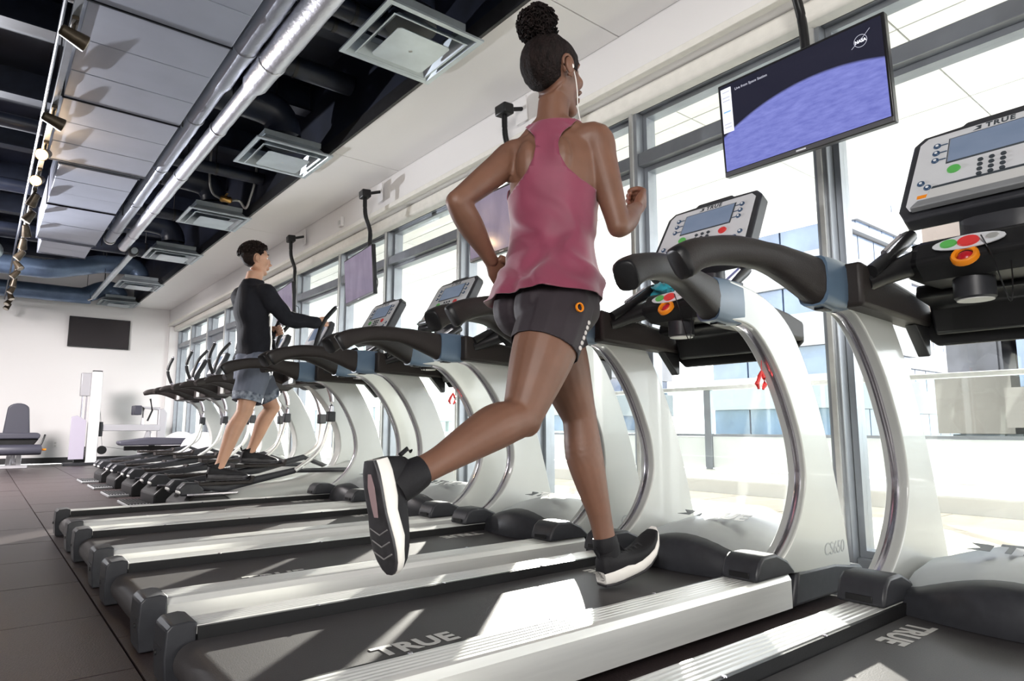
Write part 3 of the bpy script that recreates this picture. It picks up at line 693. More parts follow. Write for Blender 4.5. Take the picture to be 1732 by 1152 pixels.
    # cord hanging from the safety key
    cord = catmull([(1.60, -.01, 1.11), (1.60, -.03, 1.05), (1.61, -.045, .97), (1.62, -.055, .93), (1.63, -.06, .97), (1.64, -.06, 1.06)], 5)
    obj('key_cord', B().tube(cord, .0018, 5), M_black, t, smooth=60)
    return t
TY = [0.535, 1.515, 2.45, 3.385, 4.32]
TLAB = ['nearest treadmill, cut off at the right edge of the photo', 'treadmill that the woman in the pink top runs on', 'empty treadmill right behind the runner, second from her on the far side' ,
        'empty treadmill two beyond the runner', 'farthest treadmill, next to the man on the elliptical']
TLAB[2] = 'empty treadmill next to the runner on her far side'
tm = make_treadmill(); TM = []
for k, yy in enumerate(TY):
    o = tm if k == 0 else copy_tree(tm)
    o.location = (0.40, yy, 0); TM.append(o)
    tag(o, TLAB[k], 'treadmill', 'treadmills in a row along the windows')

# red safety clips hanging beside two treadmills
def red_clip(x, y, z, lab):
    d = empty('safety_clip', (x, y, z))
    obj('jaw', B().tube([(0, 0, 0), (-.012, .004, -.022), (-.022, .006, -.045), (-.012, .006, -.06)], [.004, .007, .008, .004], 8), M_red, d, smooth=60)
    obj('jaw', B().tube([(0, 0, 0), (.010, -.002, -.022), (.012, -.004, -.045), (0, -.002, -.062)], [.004, .007, .008, .004], 8), M_red, d, smooth=60)
    obj('cord', B().tube([(0, 0, 0), (.004, 0, .06), (.012, .002, .14)], .0015, 5), M_red, d)
    return tag(d, lab, 'clip', 'red safety clips')
red_clip(2.06, 1.20, .80, 'red safety clip hanging by the right post of the runner treadmill')
red_clip(2.06, 3.08, .80, 'red safety clip hanging by a treadmill post behind the runner shin')
# crumpled turquoise cloth on the runner's treadmill
tw = B(); R = []
for i in range(9):
    ring = []
    for k in range(14):
        a = 2*PI*k/14; r = .045*math.sin(PI*(i+.5)/9)**.6*(1+.25*math.sin(3*a+i)+.15*math.cos(5*a-2*i))
        ring.append((r*math.cos(a)*.8, r*1.2*math.sin(a), .05*(i/8)**1.1+.008*math.sin(4*a+i)))
    R.append(ring)
o = obj('towel', tw.rings(R), mat('turquoise_cloth', (0.03, 0.42, 0.52), 0.7, noise=0.25, scale=30, sheen=0.3), None, smooth=60)
o.location = (2.14, 1.67, 1.145); tag(o, 'crumpled turquoise cloth on the runner treadmill console', 'towel')

# ================================================================== MONITORS
def tv_mat(kind):
    m = bpy.data.materials.new('tv_picture_'+kind); m.use_nodes = True; nt = m.node_tree; b = nt.nodes['Principled BSDF']; L = nt.links.new
    b.inputs['Base Color'].default_value = (0.01, 0.01, 0.012, 1); b.inputs['Roughness'].default_value = 0.12
    tc = nt.nodes.new('ShaderNodeTexCoord'); sp = nt.nodes.new('ShaderNodeSeparateXYZ'); L(tc.outputs['Object'], sp.inputs[0])
    def math_(op, a, c, d=None):
        n = nt.nodes.new('ShaderNodeMath'); n.operation = op
        for i, x in enumerate((a, c, d)):
            if x is None: continue
            if isinstance(x, (int, float)): n.inputs[i].default_value = x
            else: L(x, n.inputs[i])
        return n.outputs[0]
    nz = nt.nodes.new('ShaderNodeTexNoise'); nz.inputs['Detail'].default_value = 8
    mp = nt.nodes.new('ShaderNodeMapping'); L(tc.outputs['Object'], mp.inputs[0]); L(mp.outputs[0], nz.inputs[0])
    r = nt.nodes.new('ShaderNodeValToRGB')
    if kind == 'earth':
        mp.inputs['Scale'].default_value = (1, 2.0, 9); mp.inputs['Rotation'].default_value = (0.35, 0, 0); nz.inputs['Scale'].default_value = 7; nz.inputs['Roughness'].default_value = 0.65
        r.color_ramp.elements[0].color = (0.075, 0.085, 0.28, 1); r.color_ramp.elements[0].position = 0.25
        r.color_ramp.elements[1].color = (0.155, 0.170, 0.42, 1); r.color_ramp.elements[1].position = 0.75
        L(nz.outputs[0], r.inputs[0])
        # limb of the earth: a big circle centred low on the picture (local y to the viewer's left, z up)
        dy = math_('SUBTRACT', sp.outputs[1], -0.08); dz = math_('SUBTRACT', sp.outputs[2], -0.77)
        d2 = math_('ADD', math_('MULTIPLY', dy, dy), math_('MULTIPLY', dz, dz)); d = math_('SQRT', d2, None)
        edge = math_('MULTIPLY', math_('SUBTRACT', 0.853, d), 90.0)
        k = nt.nodes.new('ShaderNodeClamp'); L(edge, k.inputs[0])
        mx = nt.nodes.new('ShaderNodeMix'); mx.data_type = 'RGBA'; mx.inputs[6].default_value = (0.006, 0.006, 0.014, 1)
        L(k.outputs[0], mx.inputs[0]); L(r.outputs[0], mx.inputs[7])
        L(mx.outputs[2], b.inputs['Emission Color']); b.inputs['Emission Strength'].default_value = 0.95
    else:
        nz.inputs['Scale'].default_value = 5; mp.inputs['Scale'].default_value = (1, 2, 0.6)
        r.color_ramp.elements[0].color = (0.10, 0.085, 0.12, 1); r.color_ramp.elements[1].color = (0.23, 0.19, 0.25, 1)
        L(nz.outputs[0], r.inputs[0]); L(r.outputs[0], b.inputs['Emission Color']); b.inputs['Emission Strength'].default_value = 0.8 if kind == 'dim' else 0.0
        if kind == 'off': b.inputs['Base Color'].default_value = (0.03, 0.026, 0.028, 1); b.inputs['Roughness'].default_value = 0.2
    return m
M_tvframe = mat('tv_frame', (0.012, 0.012, 0.014), 0.3)
M_tvchin = mat('tv_chin', (0.16, 0.16, 0.17), 0.35, metal=0.5)
def monitor(y, lab, kind, W=.70, H=.42, tilt=4, swing=0):
    d = empty('hanging_monitor', (2.47, y, 1.915)); d.rotation_euler = (0, math.radians(-tilt), math.radians(swing))
    obj('cabinet', B().box(0, .035, -W/2, W/2, -H/2, H/2), M_tvframe, d, bevel=.005)
    obj('back_cover', B().box(.0355, .07, -W/2+.12, W/2-.12, -H/2+.03, H/2-.1), M_tvframe, d, bevel=.012)
    p = obj('picture', B().box(-.0015, -.0002, -W/2+.012, W/2-.012, -H/2+.024, H/2-.012), tv_mat(kind), d)
    ch = obj('chin', B().box(-.003, -.0002, -W/2+.004, W/2-.004, -H/2+.003, -H/2+.020), M_tvchin, d, bevel=.001)
    obj('standby_light', B().box(-.0045, -.0031, -.02, .02, -H/2+.008, -H/2+.014), M_btnwhite, ch)
    if kind == 'earth':
        bmw = mat('screen_white', (0.6, 0.6, 0.65), 0.4, emit=(0.72, 0.75, 0.85), estr=0.55)
        bmg = mat('screen_grey', (0.3, 0.3, 0.35), 0.4, emit=(0.45, 0.47, 0.55), estr=0.5)
        bmb = mat('screen_blue', (0.1, 0.2, 0.5), 0.4, emit=(0.10, 0.25, 0.6), estr=0.8)
        F = frame((-.0018, 0, 0), (0, -1, 0), (0, 0, 1))       # u to the viewer's right
        obj('side_bar', B().prism([(-.335, -.015), (-.285, -.015), (-.285, .185), (-.335, .185)], 0, .0006, 'z').xf(F), bmw, p)
        for i, vv in enumerate((.165, .14, .125, .075, .02, .005)):
            obj('side_bar_line', B().prism([(-.328, vv), (-.293, vv), (-.293, vv+.006), (-.328, vv+.006)], .0007, .0011, 'z').xf(F), bmb if i == 3 else bmg, p)
        text_obj('caption', text_mesh('Live from Space Station', 0.016, 0.0002), bmg, p, F @ Matrix.Translation((-.19, .165, .0005)))
        lg = obj('emblem', B().rings([[(r*math.cos(a), r*math.sin(a), z) for a in np.linspace(0, 2*PI, 25)[:-1]] for r, z in ((.0225, 0), (.024, 0), (.024, .0005), (.0225, .0005))], closed=True).xf(F @ Matrix.Translation((.262, .135, .0004))), bmg, p)
        text_obj('emblem_lettering', text_mesh('NASA', 0.016, 0.0002, bold=.0006), bmw, lg, F @ Matrix.Translation((.262, .134, .0006)))
        sw = [(-.034, -.020), (-.01, -.002), (.012, .012), (.036, .034)]
        obj('emblem_swoosh', B().tube([(x+.262, y_+.135, .0008) for x, y_ in sw], .0008, 5).xf(F), bmg, lg)
    # bent pole up to the bulkhead bracket
    mt = obj('mount_plate', B().box(.0705, .095, -.06, .06, -.06, .10), M_black, d, bevel=.004)
    pts = catmull([(.10, 0, 0.0), (.115, 0, .12), (.12, 0, .30), (.13, .01, .42), (.10, .015, .54), (.095, .02, .62), (.10, .02, .74)], 5)
    obj('pole', B().tube(pts, .019, 12), M_black, d, smooth=60)
    h_ = obj('hinge', B().box(.06, .14, -.035, .075, .72, .79), M_black, d, bevel=.01)
    obj('wall_arm', B().tube([(.10, .02, .76), (.237, .0, .79)], .014, 10), M_black, d)
    obj('wall_plate', B().box(.236, .243, -.05, .07, .70, .87), M_wall, d, bevel=.003)
    obj('cable', B().tube(catmull([(.09, -.05, .0), (.12, -.13, -.03), (.11, -.15, -.12), (.08, -.06, -.17)], 6), .004, 6), M_black, d, smooth=60)
    return tag(d, lab, 'monitor', 'monitors hung over the treadmills')
monitor(1.225, 'hanging monitor showing the blue earth, nearest the camera', 'earth')
monitor(3.18, 'hanging monitor partly hidden behind the runner elbow', 'dim')
monitor(5.2, 'hanging monitor between the man and the runner', 'dim', swing=-6)
monitor(7.0, 'hanging monitor partly hidden behind the man in grey', 'dim', swing=-6)
wtv = tag(empty('wall_television', (1.56, YB-.001, 2.29)), 'black switched off television mounted on the far white wall', 'television')
obj('cabinet', B().box(-.47, .47, -.06, -.025, -.27, .27), M_tvframe, wtv, bevel=.006)
obj('screen', B().box(-.455, .455, -.0615, -.0602, -.25, .255), tv_mat('off'), wtv)
obj('mount', B().box(-.2, .2, -.0245, -.0002, -.15, .15), M_black, wtv)
# ================================================================== ELLIPTICALS
def make_elliptical():
    t = empty('elliptical_trainer')
    # rear end with ramps, rollers and a ribbed tread plate
    obj('rear_base', B().prism([(.0, .0), (.36, .0), (.40, .05), (.26, .15), (.06, .15), (.0, .09)], -.27, .27), M_black, t, bevel=.012)
    for s in (1, -1):
        obj('ramp_rail', B().prism([(.03, .150), (.36, .150), (.36, .165), (.03, .165)], min(s*.10, s*.22), max(s*.10, s*.22)), M_strip, t, bevel=.003)
        obj('roller_cover', B().prism([(-.01, .15), (.13, .15), (.14, .19), (.10, .235), (.02, .24), (-.02, .20)], s*.16-.055, s*.16+.055), M_cap, t, bevel=.012, seg=3)
        obj('cover_band', B().box(-.021, .0, s*.16-.052, s*.16+.052, .168, .186), M_silver, t, bevel=.004)
    tp = obj('tread_plate', B().box(-.17, -.005, -.24, .24, .0, .022), M_hood, t, bevel=.006)
    for k in range(7): obj('tread_rib', B().box(-.16+.022*k, -.15+.022*k, -.21, .21, .0222, .028), M_black, tp)
    # pale body
    R = []
    for x, w_, z0, z1 in ((.28, .15, .02, .15), (.40, .165, .02, .185), (.70, .17, .02, .205), (.95, .175, .02, .24), (1.08, .175, .02, .29), (1.25, .175, .02, .35), (1.40, .165, .03, .33), (1.50, .14, .05, .24), (1.54, .10, .08, .15)):
        ring = []
        for k in range(20):
            a = 2*PI*k/20; c, s_ = math.cos(a), math.sin(a)
            ring.append((x, w_*math.copysign(abs(c)**.7, c), (z0+z1)/2+(z1-z0)/2*math.copysign(abs(s_)**.7, s_)))
        R.append(ring)
    bd = obj('body', B().rings(R), M_shell, t, smooth=60)
    obj('body_line', B().box(.45, .93, -.158, .158, .118, .121), M_printg, bd)
    obj('front_foot', B().box(1.36, 1.46, -.28, .28, .0, .045), M_cap, t, bevel=.012)
    inn, out = upright_profile()
    col = [(x-.64, z) for x, z in inn[3:]+out[::-1][:-3]]
    obj('column', B().prism(col, -.055, .055), M_shell, t, bevel=.016, seg=3, smooth=40)
    obj('pivot_housing', B().lathe([(.05, -.17), (.075, -.16), (.075, .16), (.05, .17)], 20, 'y', (.965, 0, .985)), M_cap, t, smooth=50)
    obj('cross_arm', B().prism([(.80, .94), (.80, 1.06), (1.05, 1.03), (1.10, .98), (1.02, .93)], -.25, .25), M_grip, t, bevel=.012)
    for s in (1, -1):
        cl = catmull([(.46, 1.02), (.52, 1.045), (.62, 1.055), (.72, 1.04), (.84, 1.0)], 4); m_ = len(cl)
        hh = [np.interp(i/(m_-1), [0, .15, .5, 1], [.020, .032, .038, .055]) for i in range(m_)]
        obj('fixed_grip', B().tube([(x, s*(.30-.05*i/m_), z) for i, (x, z) in enumerate(cl)], [.028]*m_, 14, ry=hh, power=3), M_grip, t, smooth=50)
        if s < 0:
            upper = [(.975, .985), (.93, 1.10), (.885, 1.217), (.915, 1.34), (.954, 1.444), (1.045, 1.56)]; jt = (1.035, .693); low = (.77, .29); ph = (.10, .46, .235); 
        else:
            upper = [(.975, .985), (.85, 1.06), (.74, 1.16), (.70, 1.27), (.70, 1.36), (.745, 1.48)]; jt = (1.13, .68); low = (.98, .37); ph = (.42, .80, .330)
        y = s*.20
        sw = obj('swing_arm', B().tube([(x, y, z) for x, z in catmull([jt, (.5*(jt[0]+.975)+.03, .84), (.975, .985)]+upper[1:3], 5)], .017, 12), M_strip, t, smooth=60)
        pts = catmull(upper[2:], 5)
        obj('handle_grip', B().tube([(x, y, z) for x, z in pts], [.018]*(len(pts)-1)+[.015], 12), M_black, sw, smooth=60)
        obj('handle_cap', B().ball((pts[-1][0], y, pts[-1][1]), (.016, .016, .016), 10, 6), M_strip, sw)
        obj('joint_block', B().box(jt[0]-.03, jt[0]+.03, y-.03, y+.03, jt[1]-.04, jt[1]+.04), M_cap, t, bevel=.008)
        mid = ((jt[0]+low[0])/2+.05, (jt[1]+low[1])/2-.05)
        obj('connecting_link', B().tube([(x, y, z) for x, z in catmull([jt, mid, low], 6)], .016, 10), M_silver, t, smooth=60)
        # pedal arm from roller to link, and the pedal on it
        pa = obj('pedal_arm', B().tube([(.06, s*.16, .215), ((ph[0]+ph[1])/2, s*.16, ph[2]-.045), (low[0], y*.9, low[1])], [.024, .030, .024], 12, ry=[.022, .030, .022], power=4), M_cap, t, smooth=50)
        pd = obj('pedal', B().prism([(ph[0], ph[2]-.022), (ph[1], ph[2]-.022), (ph[1]+.015, ph[2]+.03), (ph[1]-.005, ph[2]+.03), (ph[1]-.02, ph[2]), (ph[0]+.01, ph[2]), (ph[0], ph[2]+.012)], s*.15-.065, s*.15+.065), M_grip, t, bevel=.006)
        for k in range(4): obj('pedal_rib', B().box(ph[0]+.04+.07*k, ph[0]+.06+.07*k, s*.15-.05, s*.15+.05, ph[2]+.0003, ph[2]+.003), M_black, pd)
        obj('crank', B().tube([(1.20, s*.19, .28), (low[0], s*.19, low[1])], .018, 10), M_cap, t)
    cf = frame((.90, 0, 1.20), (0, -1, 0), (.14, 0, .28))
    con = obj('console', B().prism([(-.18, 0), (.18, 0), (.19, .22), (.15, .29), (-.15, .29), (-.19, .22)], -.05, 0, 'z').xf(cf), M_cap, t, bevel=.01, seg=3)
    fp = obj('face_plate', B().prism([(-.16, .02), (.16, .02), (.17, .21), (.135, .27), (-.135, .27), (-.17, .21)], .0005, .004, 'z').xf(cf), M_face, con)
    obj('screen', B().prism([(-.11, .12), (.11, .12), (.11, .24), (-.11, .24)], .0045, .0065, 'z').xf(cf), M_lcd, fp)
    obj('console_neck', B().tube([(.93, 0, 1.0), (.95, 0, 1.15), (.99, 0, 1.28)], .045, 12, upref=(1, 0, 0)), M_cap, t, smooth=50)
    return t
EL = ['elliptical trainer that the man in grey stands on', 'empty elliptical trainer next to the man, on his far side', 'third elliptical trainer in the row, counted from the man', 'fourth elliptical trainer in the row, counted from the man', 'farthest elliptical trainer, nearest the white far wall']
e0 = make_elliptical()
for k, yy in enumerate((5.10, 6.05, 7.0, 7.95, 8.9)):
    o = e0 if k == 0 else copy_tree(e0)
    o.location = (1.10, yy, 0); tag(o, EL[k], 'elliptical', 'elliptical trainers along the windows')

# ================================================================== STRENGTH MACHINES AT THE FAR WALL
M_pad = mat('slate_vinyl', (0.055, 0.055, 0.075), 0.45, bump=0.05, scale=120)
M_frame = mat('silver_frame', (0.52, 0.51, 0.54), 0.35, metal=0.3)
M_guard = glass_mat('smoked_guard', (0.62, 0.58, 0.72))
lx = tag(empty('leg_extension_machine', (0.46, 12.55, 0)), 'leg machine with dark upright back pad at the left edge', 'exercise machine')
def slab(w0, w1, h, th, n=10):
    p = [(-w0, 0), (w0, 0)]+[(w1*math.cos(a), h-.09+.09*math.sin(a)) for a in np.linspace(0, PI, n)]
    return p
obj('back_pad', B().prism([(x, z+.50) for x, z in slab(.17, .135, .48, .07)], .10, .17), M_pad, lx, bevel=.02, seg=3)
obj('seat_pad', B().prism([(-.27, .44), (.27, .44), (.285, .50), (.25, .53), (-.25, .53), (-.285, .50)], -.30, .14), M_pad, lx, bevel=.018, seg=3)
obj('seat_carriage', B().prism([(-.20, .33), (.20, .33), (.27, .439), (-.27, .439)], -.25, .10), M_black, lx, bevel=.01)
ro = obj('roller_pad', B().lathe([(.02, -.31), (.07, -.30), (.078, -.28), (.078, .28), (.07, .30), (.02, .31)], 20, 'x', (0, -.36, .28)), M_pad, lx, smooth=50)
obj('roller_end', B().lathe([(.03, 0), (.03, .03)], 14, 'x', (-.345, -.36, .28)), M_strip, ro)
obj('roller_end', B().lathe([(.015, 0), (.015, .05)], 14, 'x', (.311, -.36, .28)), M_orange, ro)
obj('lever', B().tube([(.29, -.30, .33), (.33, -.28, .46), (.34, -.26, .50)], .013, 10), M_black, lx)
obj('post', B().tube([(-.07, -.1, .02), (-.05, -.05, .33)], .035, 12, power=5), M_frame, lx)
obj('post', B().tube([(.05, -.1, .02), (.05, -.05, .33)], .035, 12, power=5), M_frame, lx)
obj('base_foot', B().box(-.55, .16, -.16, -.04, 0, .05), M_frame, lx, bevel=.008)
obj('base_rail', B().box(-.05, .05, -.04, .55, 0, .06), M_frame, lx, bevel=.008)
obj('back_post', B().tube([(0, .5, .05), (0, .25, .5), (0, .18, .75)], .03, 12, power=5), M_frame, lx)

cm = tag(empty('cable_weight_machine', (1.45, 12.8, 0)), 'pale weight stack tower with a long horizontal beam by the far wall', 'exercise machine')
obj('tower', B().prism([(-.06, 0), (.10, 0), (.10, 1.50), (.08, 1.53), (-.04, 1.53), (-.06, 1.50)], -.05, .05), mat('white_frame', (0.80, 0.80, 0.80), 0.35), cm, bevel=.012)
obj('tower_cap', B().box(-.05, .09, -.045, .045, 1.531, 1.545), M_black, cm, bevel=.004)
obj('head_box', B().box(-.20, -.061, -.03, .10, 1.12, 1.50), M_frame, cm, bevel=.01)
for xx in (-.16, -.10): obj('guide_rod', B().tube([(xx, .03, .05), (xx, .03, 1.12)], .012, 8), M_strip, cm)
ws = obj('weight_stack', B().box(-.21, -.07, -.02, .10, .05, .30), M_cap, cm)
for k in range(6): obj('weight_plate', B().box(-.212, -.068, -.024, .104, .055+.041*k, .090+.041*k), M_black, ws, bevel=.003)
obj('guard', B().prism([(-.30, .10), (-.09, .10), (-.09, .72), (-.22, .80), (-.30, .78)], -.10, -.09), mat('lilac_guard', (0.50, 0.46, 0.56), 0.25), cm, bevel=.004)
obj('base_foot', B().box(-.36, .12, -.08, .12, 0, .045), M_cap, cm, bevel=.006)
obj('beam', B().box(.101, 1.02, .02, .14, .55, .66), M_frame, cm, bevel=.01)
obj('beam_joint', B().box(.101, .16, -.0, .16, .46, .70), M_cap, cm, bevel=.01)
obj('end_frame', B().prism([(.98, 0), (1.10, 0), (1.12, .86), (1.06, .94), (.98, .92)], .03, .13), M_frame, cm, bevel=.012)
obj('brace', B().tube([(.70, .08, .03), (.86, .08, .55)], .04, 12, power=5), M_frame, cm)
obj('brace_foot', B().box(.60, 1.2, -.1, .26, 0, .04), M_cap, cm, bevel=.006)
obj('arm_post', B().tube([(.74, .05, .66), (.74, .05, .95), (1.0, .06, .93)], .028, 10, power=4), M_frame, cm)
for s in (-1, 1): obj('forearm_pad', B().box(.58, .70, .05+s*.10-.04, .05+s*.10+.04, .82, .98), M_pad, cm, bevel=.015)
obj('hand_lever', B().tube([(.80, -.04, .72), (.86, -.06, .90), (.82, -.06, 1.10)], .015, 10), M_black, cm, smooth=60)
obj('pulley', B().lathe([(.055, -.012), (.07, -.012), (.062, 0), (.07, .012), (.055, .012)], 18, 'y', (.16, -.05, .24)), M_black, cm)
obj('pulley', B().lathe([(.055, -.012), (.07, -.012), (.062, 0), (.07, .012), (.055, .012)], 18, 'y', (.90, .0, .25)), M_black, cm)
obj('cable', B().tube([(.10, .0, .9), (.16, -.05, .30), (.90, 0, .18), (.86, 0, .55)], .004, 6), M_dark, cm)
bn = tag(empty('flat_bench', (2.0, 10.6, 0)), 'black padded bench standing behind the far ellipticals', 'bench')
obj('pad', B().prism([(-.45, .36), (.38, .36), (.42, .40), (.42, .455), (-.10, .47), (-.48, .42), (-.48, .38)], -.14, .14), M_pad, bn, bevel=.018, seg=3)
obj('frame', B().box(-.40, .55, -.03, .03, .29, .35), M_black, bn, bevel=.008)
for xx in (-.02, .46): obj('leg', B().tube([(xx, 0, .04), (xx, 0, .29)], .035, 12, power=5), M_black, bn)
for xx in (-.02, .46): obj('foot', B().box(xx-.04, xx+.04, -.26, .26, 0, .039), M_black, bn, bevel=.008)
M_ballm = mat('pearl_ball', (0.72, 0.72, 0.74), 0.35)
for (x, y, lab) in ((2.45, 11.2, 'pale exercise ball farther along the windows'), (2.45, 9.95, 'pale exercise ball nearer to the ellipticals')):
    d = empty('exercise_ball', (x, y, 0)); obj('ball', B().ball((0, 0, .275), (.275, .275, .275), 24, 16), M_ballm, d, smooth=60)
    for k in range(5):
        z = .275+(-.14+.07*k); r = math.sqrt(max(.0001, .275**2-(z-.275)**2))
        obj('ridge', B().lathe([(r-.001, -.004), (r+.003, 0), (r-.001, .004)], 24, 'z', (0, 0, z), caps=False), M_ballm, d)
    obj('plug', B().lathe([(.012, 0), (.010, .006)], 10, 'z', (0, 0, .549)), M_cap, d)
    tag(d, lab, 'exercise ball', 'exercise balls by the windows')
ou = tag(empty('wall_outlet', (2.0-.55, YB-.0005, .32)), 'white outlet plate low on the far wall', 'outlet'); ou.location.x = 1.05
obj('plate', B().box(-.04, .04, -.008, 0, -.06, .06), M_wall, ou, bevel=.003)
for zz in (-.025, .025): obj('socket', B().box(-.016, .016, -.011, -.0085, zz-.016, zz+.016), M_alu_l, ou, bevel=.002)
# ================================================================== PEOPLE
def smooth_np(v, f, it, lam=0.5):
    n = len(v); e = np.concatenate([f[:, [i, (i+1) % f.shape[1]]] for i in range(f.shape[1])]); e = np.concatenate([e, e[:, ::-1]])
    deg = np.bincount(e[:, 0], minlength=n).astype(float)[:, None]
    for k in range(it):
        s = np.zeros_like(v)
        for a in range(3): s[:, a] = np.bincount(e[:, 0], weights=v[e[:, 1], a], minlength=n)
        l_ = s/np.maximum(deg, 1)-v
        v = v+(lam if k % 2 == 0 else -lam*1.02)*l_
    return v
def solid(b, voxel, it=6):
    """voxel union of everything in b -> (verts, quads) smoothed"""
    me = bpy.data.meshes.new('tmp'); me.from_pydata(b.v, [], b.f)
    bm = bmesh.new(); bm.from_mesh(me); bmesh.ops.recalc_face_normals(bm, faces=bm.faces); bm.to_mesh(me); bm.free()
    o = bpy.data.objects.new('tmp', me); C.objects.link(o)
    md = o.modifiers.new('r', 'REMESH'); md.mode = 'VOXEL'; md.voxel_size = voxel; md.adaptivity = 0
    dg = bpy.context.evaluated_depsgraph_get(); dg.update()
    r = o.evaluated_get(dg).to_mesh(); v = np.empty(len(r.vertices)*3); r.vertices.foreach_get('co', v); v = v.reshape(-1, 3)
    f = np.array([list(p.vertices) for p in r.polygons if len(p.vertices) == 4])
    o.evaluated_get(dg).to_mesh_clear(); C.objects.unlink(o); bpy.data.objects.remove(o); bpy.data.meshes.remove(me)
    return smooth_np(v, f, it), f
def normals(v, f):
    n = np.cross(v[f[:, 2]]-v[f[:, 0]], v[f[:, 3]]-v[f[:, 1]]); vn = np.zeros_like(v)
    for k in range(4):
        for a in range(3): vn[:, a] += np.bincount(f[:, k], weights=n[:, a], minlength=len(v))
    return vn/np.maximum(np.linalg.norm(vn, axis=1), 1e-9)[:, None]
def wave(v, seeds, amp):
    """cheap smooth fold field"""
    s = np.zeros(len(v)); r_ = np.random.RandomState(seeds)
    for k in range(9):
        d = r_.normal(size=3); d[2] *= 0.45; d = d/np.linalg.norm(d)*r_.uniform(18, 55)
        s += np.sin(v@d+r_.uniform(0, 6.28)+1.4*np.sin(v@(d[[1, 2, 0]]*0.35)))/(1+k*.25)
    return s*amp/2.5
def np_mesh(name, v, f, mats, mi=None, loc=(0, 0, 0)):
    me = bpy.data.meshes.new(name); me.from_pydata((v-np.array(loc)).tolist(), [], [tuple(int(i) for i in q) for q in f])
    for m in mats: me.materials.append(m)
    if mi is not None: me.polygons.foreach_set('material_index', mi)
    me.polygons.foreach_set('use_smooth', [True]*len(me.polygons)); me.update()
    return me
def ringset(spec, n=28, power=2.3):
    """spec: (cx,cy,cz, halfwidth, halfdepth, yaw of the facing direction, pitch) -> rings; depth along facing, width across"""
    R = []
    for cx_, cy_, cz_, w_, d_, yaw, pit in spec:
        fx = Vector((math.cos(yaw)*math.cos(pit), math.sin(yaw)*math.cos(pit), math.sin(pit))); lat = Vector((-math.sin(yaw), math.cos(yaw), 0))
        ring = []
        for k in range(n):
            a = 2*PI*k/n; ca, sa = math.cos(a), math.sin(a)
            ca = math.copysign(abs(ca)**(2/power), ca); sa = math.copysign(abs(sa)**(2/power), sa)
            ring.append(Vector((cx_, cy_, cz_))+lat*(w_*ca)+fx*(d_*sa))
        R.append(ring)
    return R
def interp_spec(spec, n=5): return catmull(spec, n)
def limb(b, pts, rs, n=14, sub=5, grow=0.0, upref=(0, 0, 1)):
    q = catmull([tuple(p)+(r,) for p, r in zip(pts, rs)], sub)
    b.tube([x[:3] for x in q], [x[3]+grow for x in q], n, upref=upref)
    b.ball(q[0][:3], (q[0][3]+grow,)*3, 12, 8); b.ball(q[-1][:3], (q[-1][3]+grow,)*3, 12, 8)
    return b
def mix(a, b_, t): return tuple(Vector(a).lerp(Vector(b_), t))
def hand(b, wrist, direction, palm_normal, s=1.0, curl=1.0):
    """fist-like hand: x along the hand, palm towards -y of the local frame, thumb on +z"""
    d = Vector(direction).normalized(); pn = Vector(palm_normal); pn = (pn-d*pn.dot(d)).normalized()
    M = frame(wrist, d, -pn); hb = B(); k = s
    hb.tube([(-.02*k, 0, 0), (.01*k, 0, 0), (.04*k, .002*k, 0), (.078*k, .003*k, 0)], [.021*k, .026*k, .037*k, .038*k], 14, ry=[.018*k, .016*k, .0165*k, .013*k], upref=(0, 1, 0), power=2.6)
    for i, (zo, ln) in enumerate(((.0285, .96), (.0095, 1.05), (-.0095, 1.0), (-.027, .84))):
        c = curl
        pts = [(.066, .003, zo), (.086, .003, zo), (.086+.026*ln*(1-.25*c), -.004-.022*c*ln, zo*.97), (.082+.020*ln*(1-c)-.0*c, -.016-.034*c*ln, zo*.95), (.060+.03*(1-c), -.018-.024*c*ln, zo*.93)]
        hb.tube([tuple(x*k for x in p) for p in catmull(pts, 4)], [.0092*k]*12+[.0085*k]*5, 10); q = pts[-1]
        hb.ball(tuple(x*k for x in q), (.0085*k,)*3, 8, 6); hb.ball(tuple(x*k for x in pts[1]), (.0102*k,)*3, 8, 6)
    th = [(.012, -.006, .026), (.038, -.018, .040), (.064, -.033, .034), (.080, -.042, .014)]
    hb.tube([tuple(x*k for x in p) for p in catmull(th, 4)], [.0135*k]*3+[.0115*k]*5+[.0098*k]*5, 10); hb.ball(tuple(x*k for x in th[-1]), (.0098*k,)*3, 8, 6)
    hb.xf(M); b.add(hb.v, hb.f); return hb
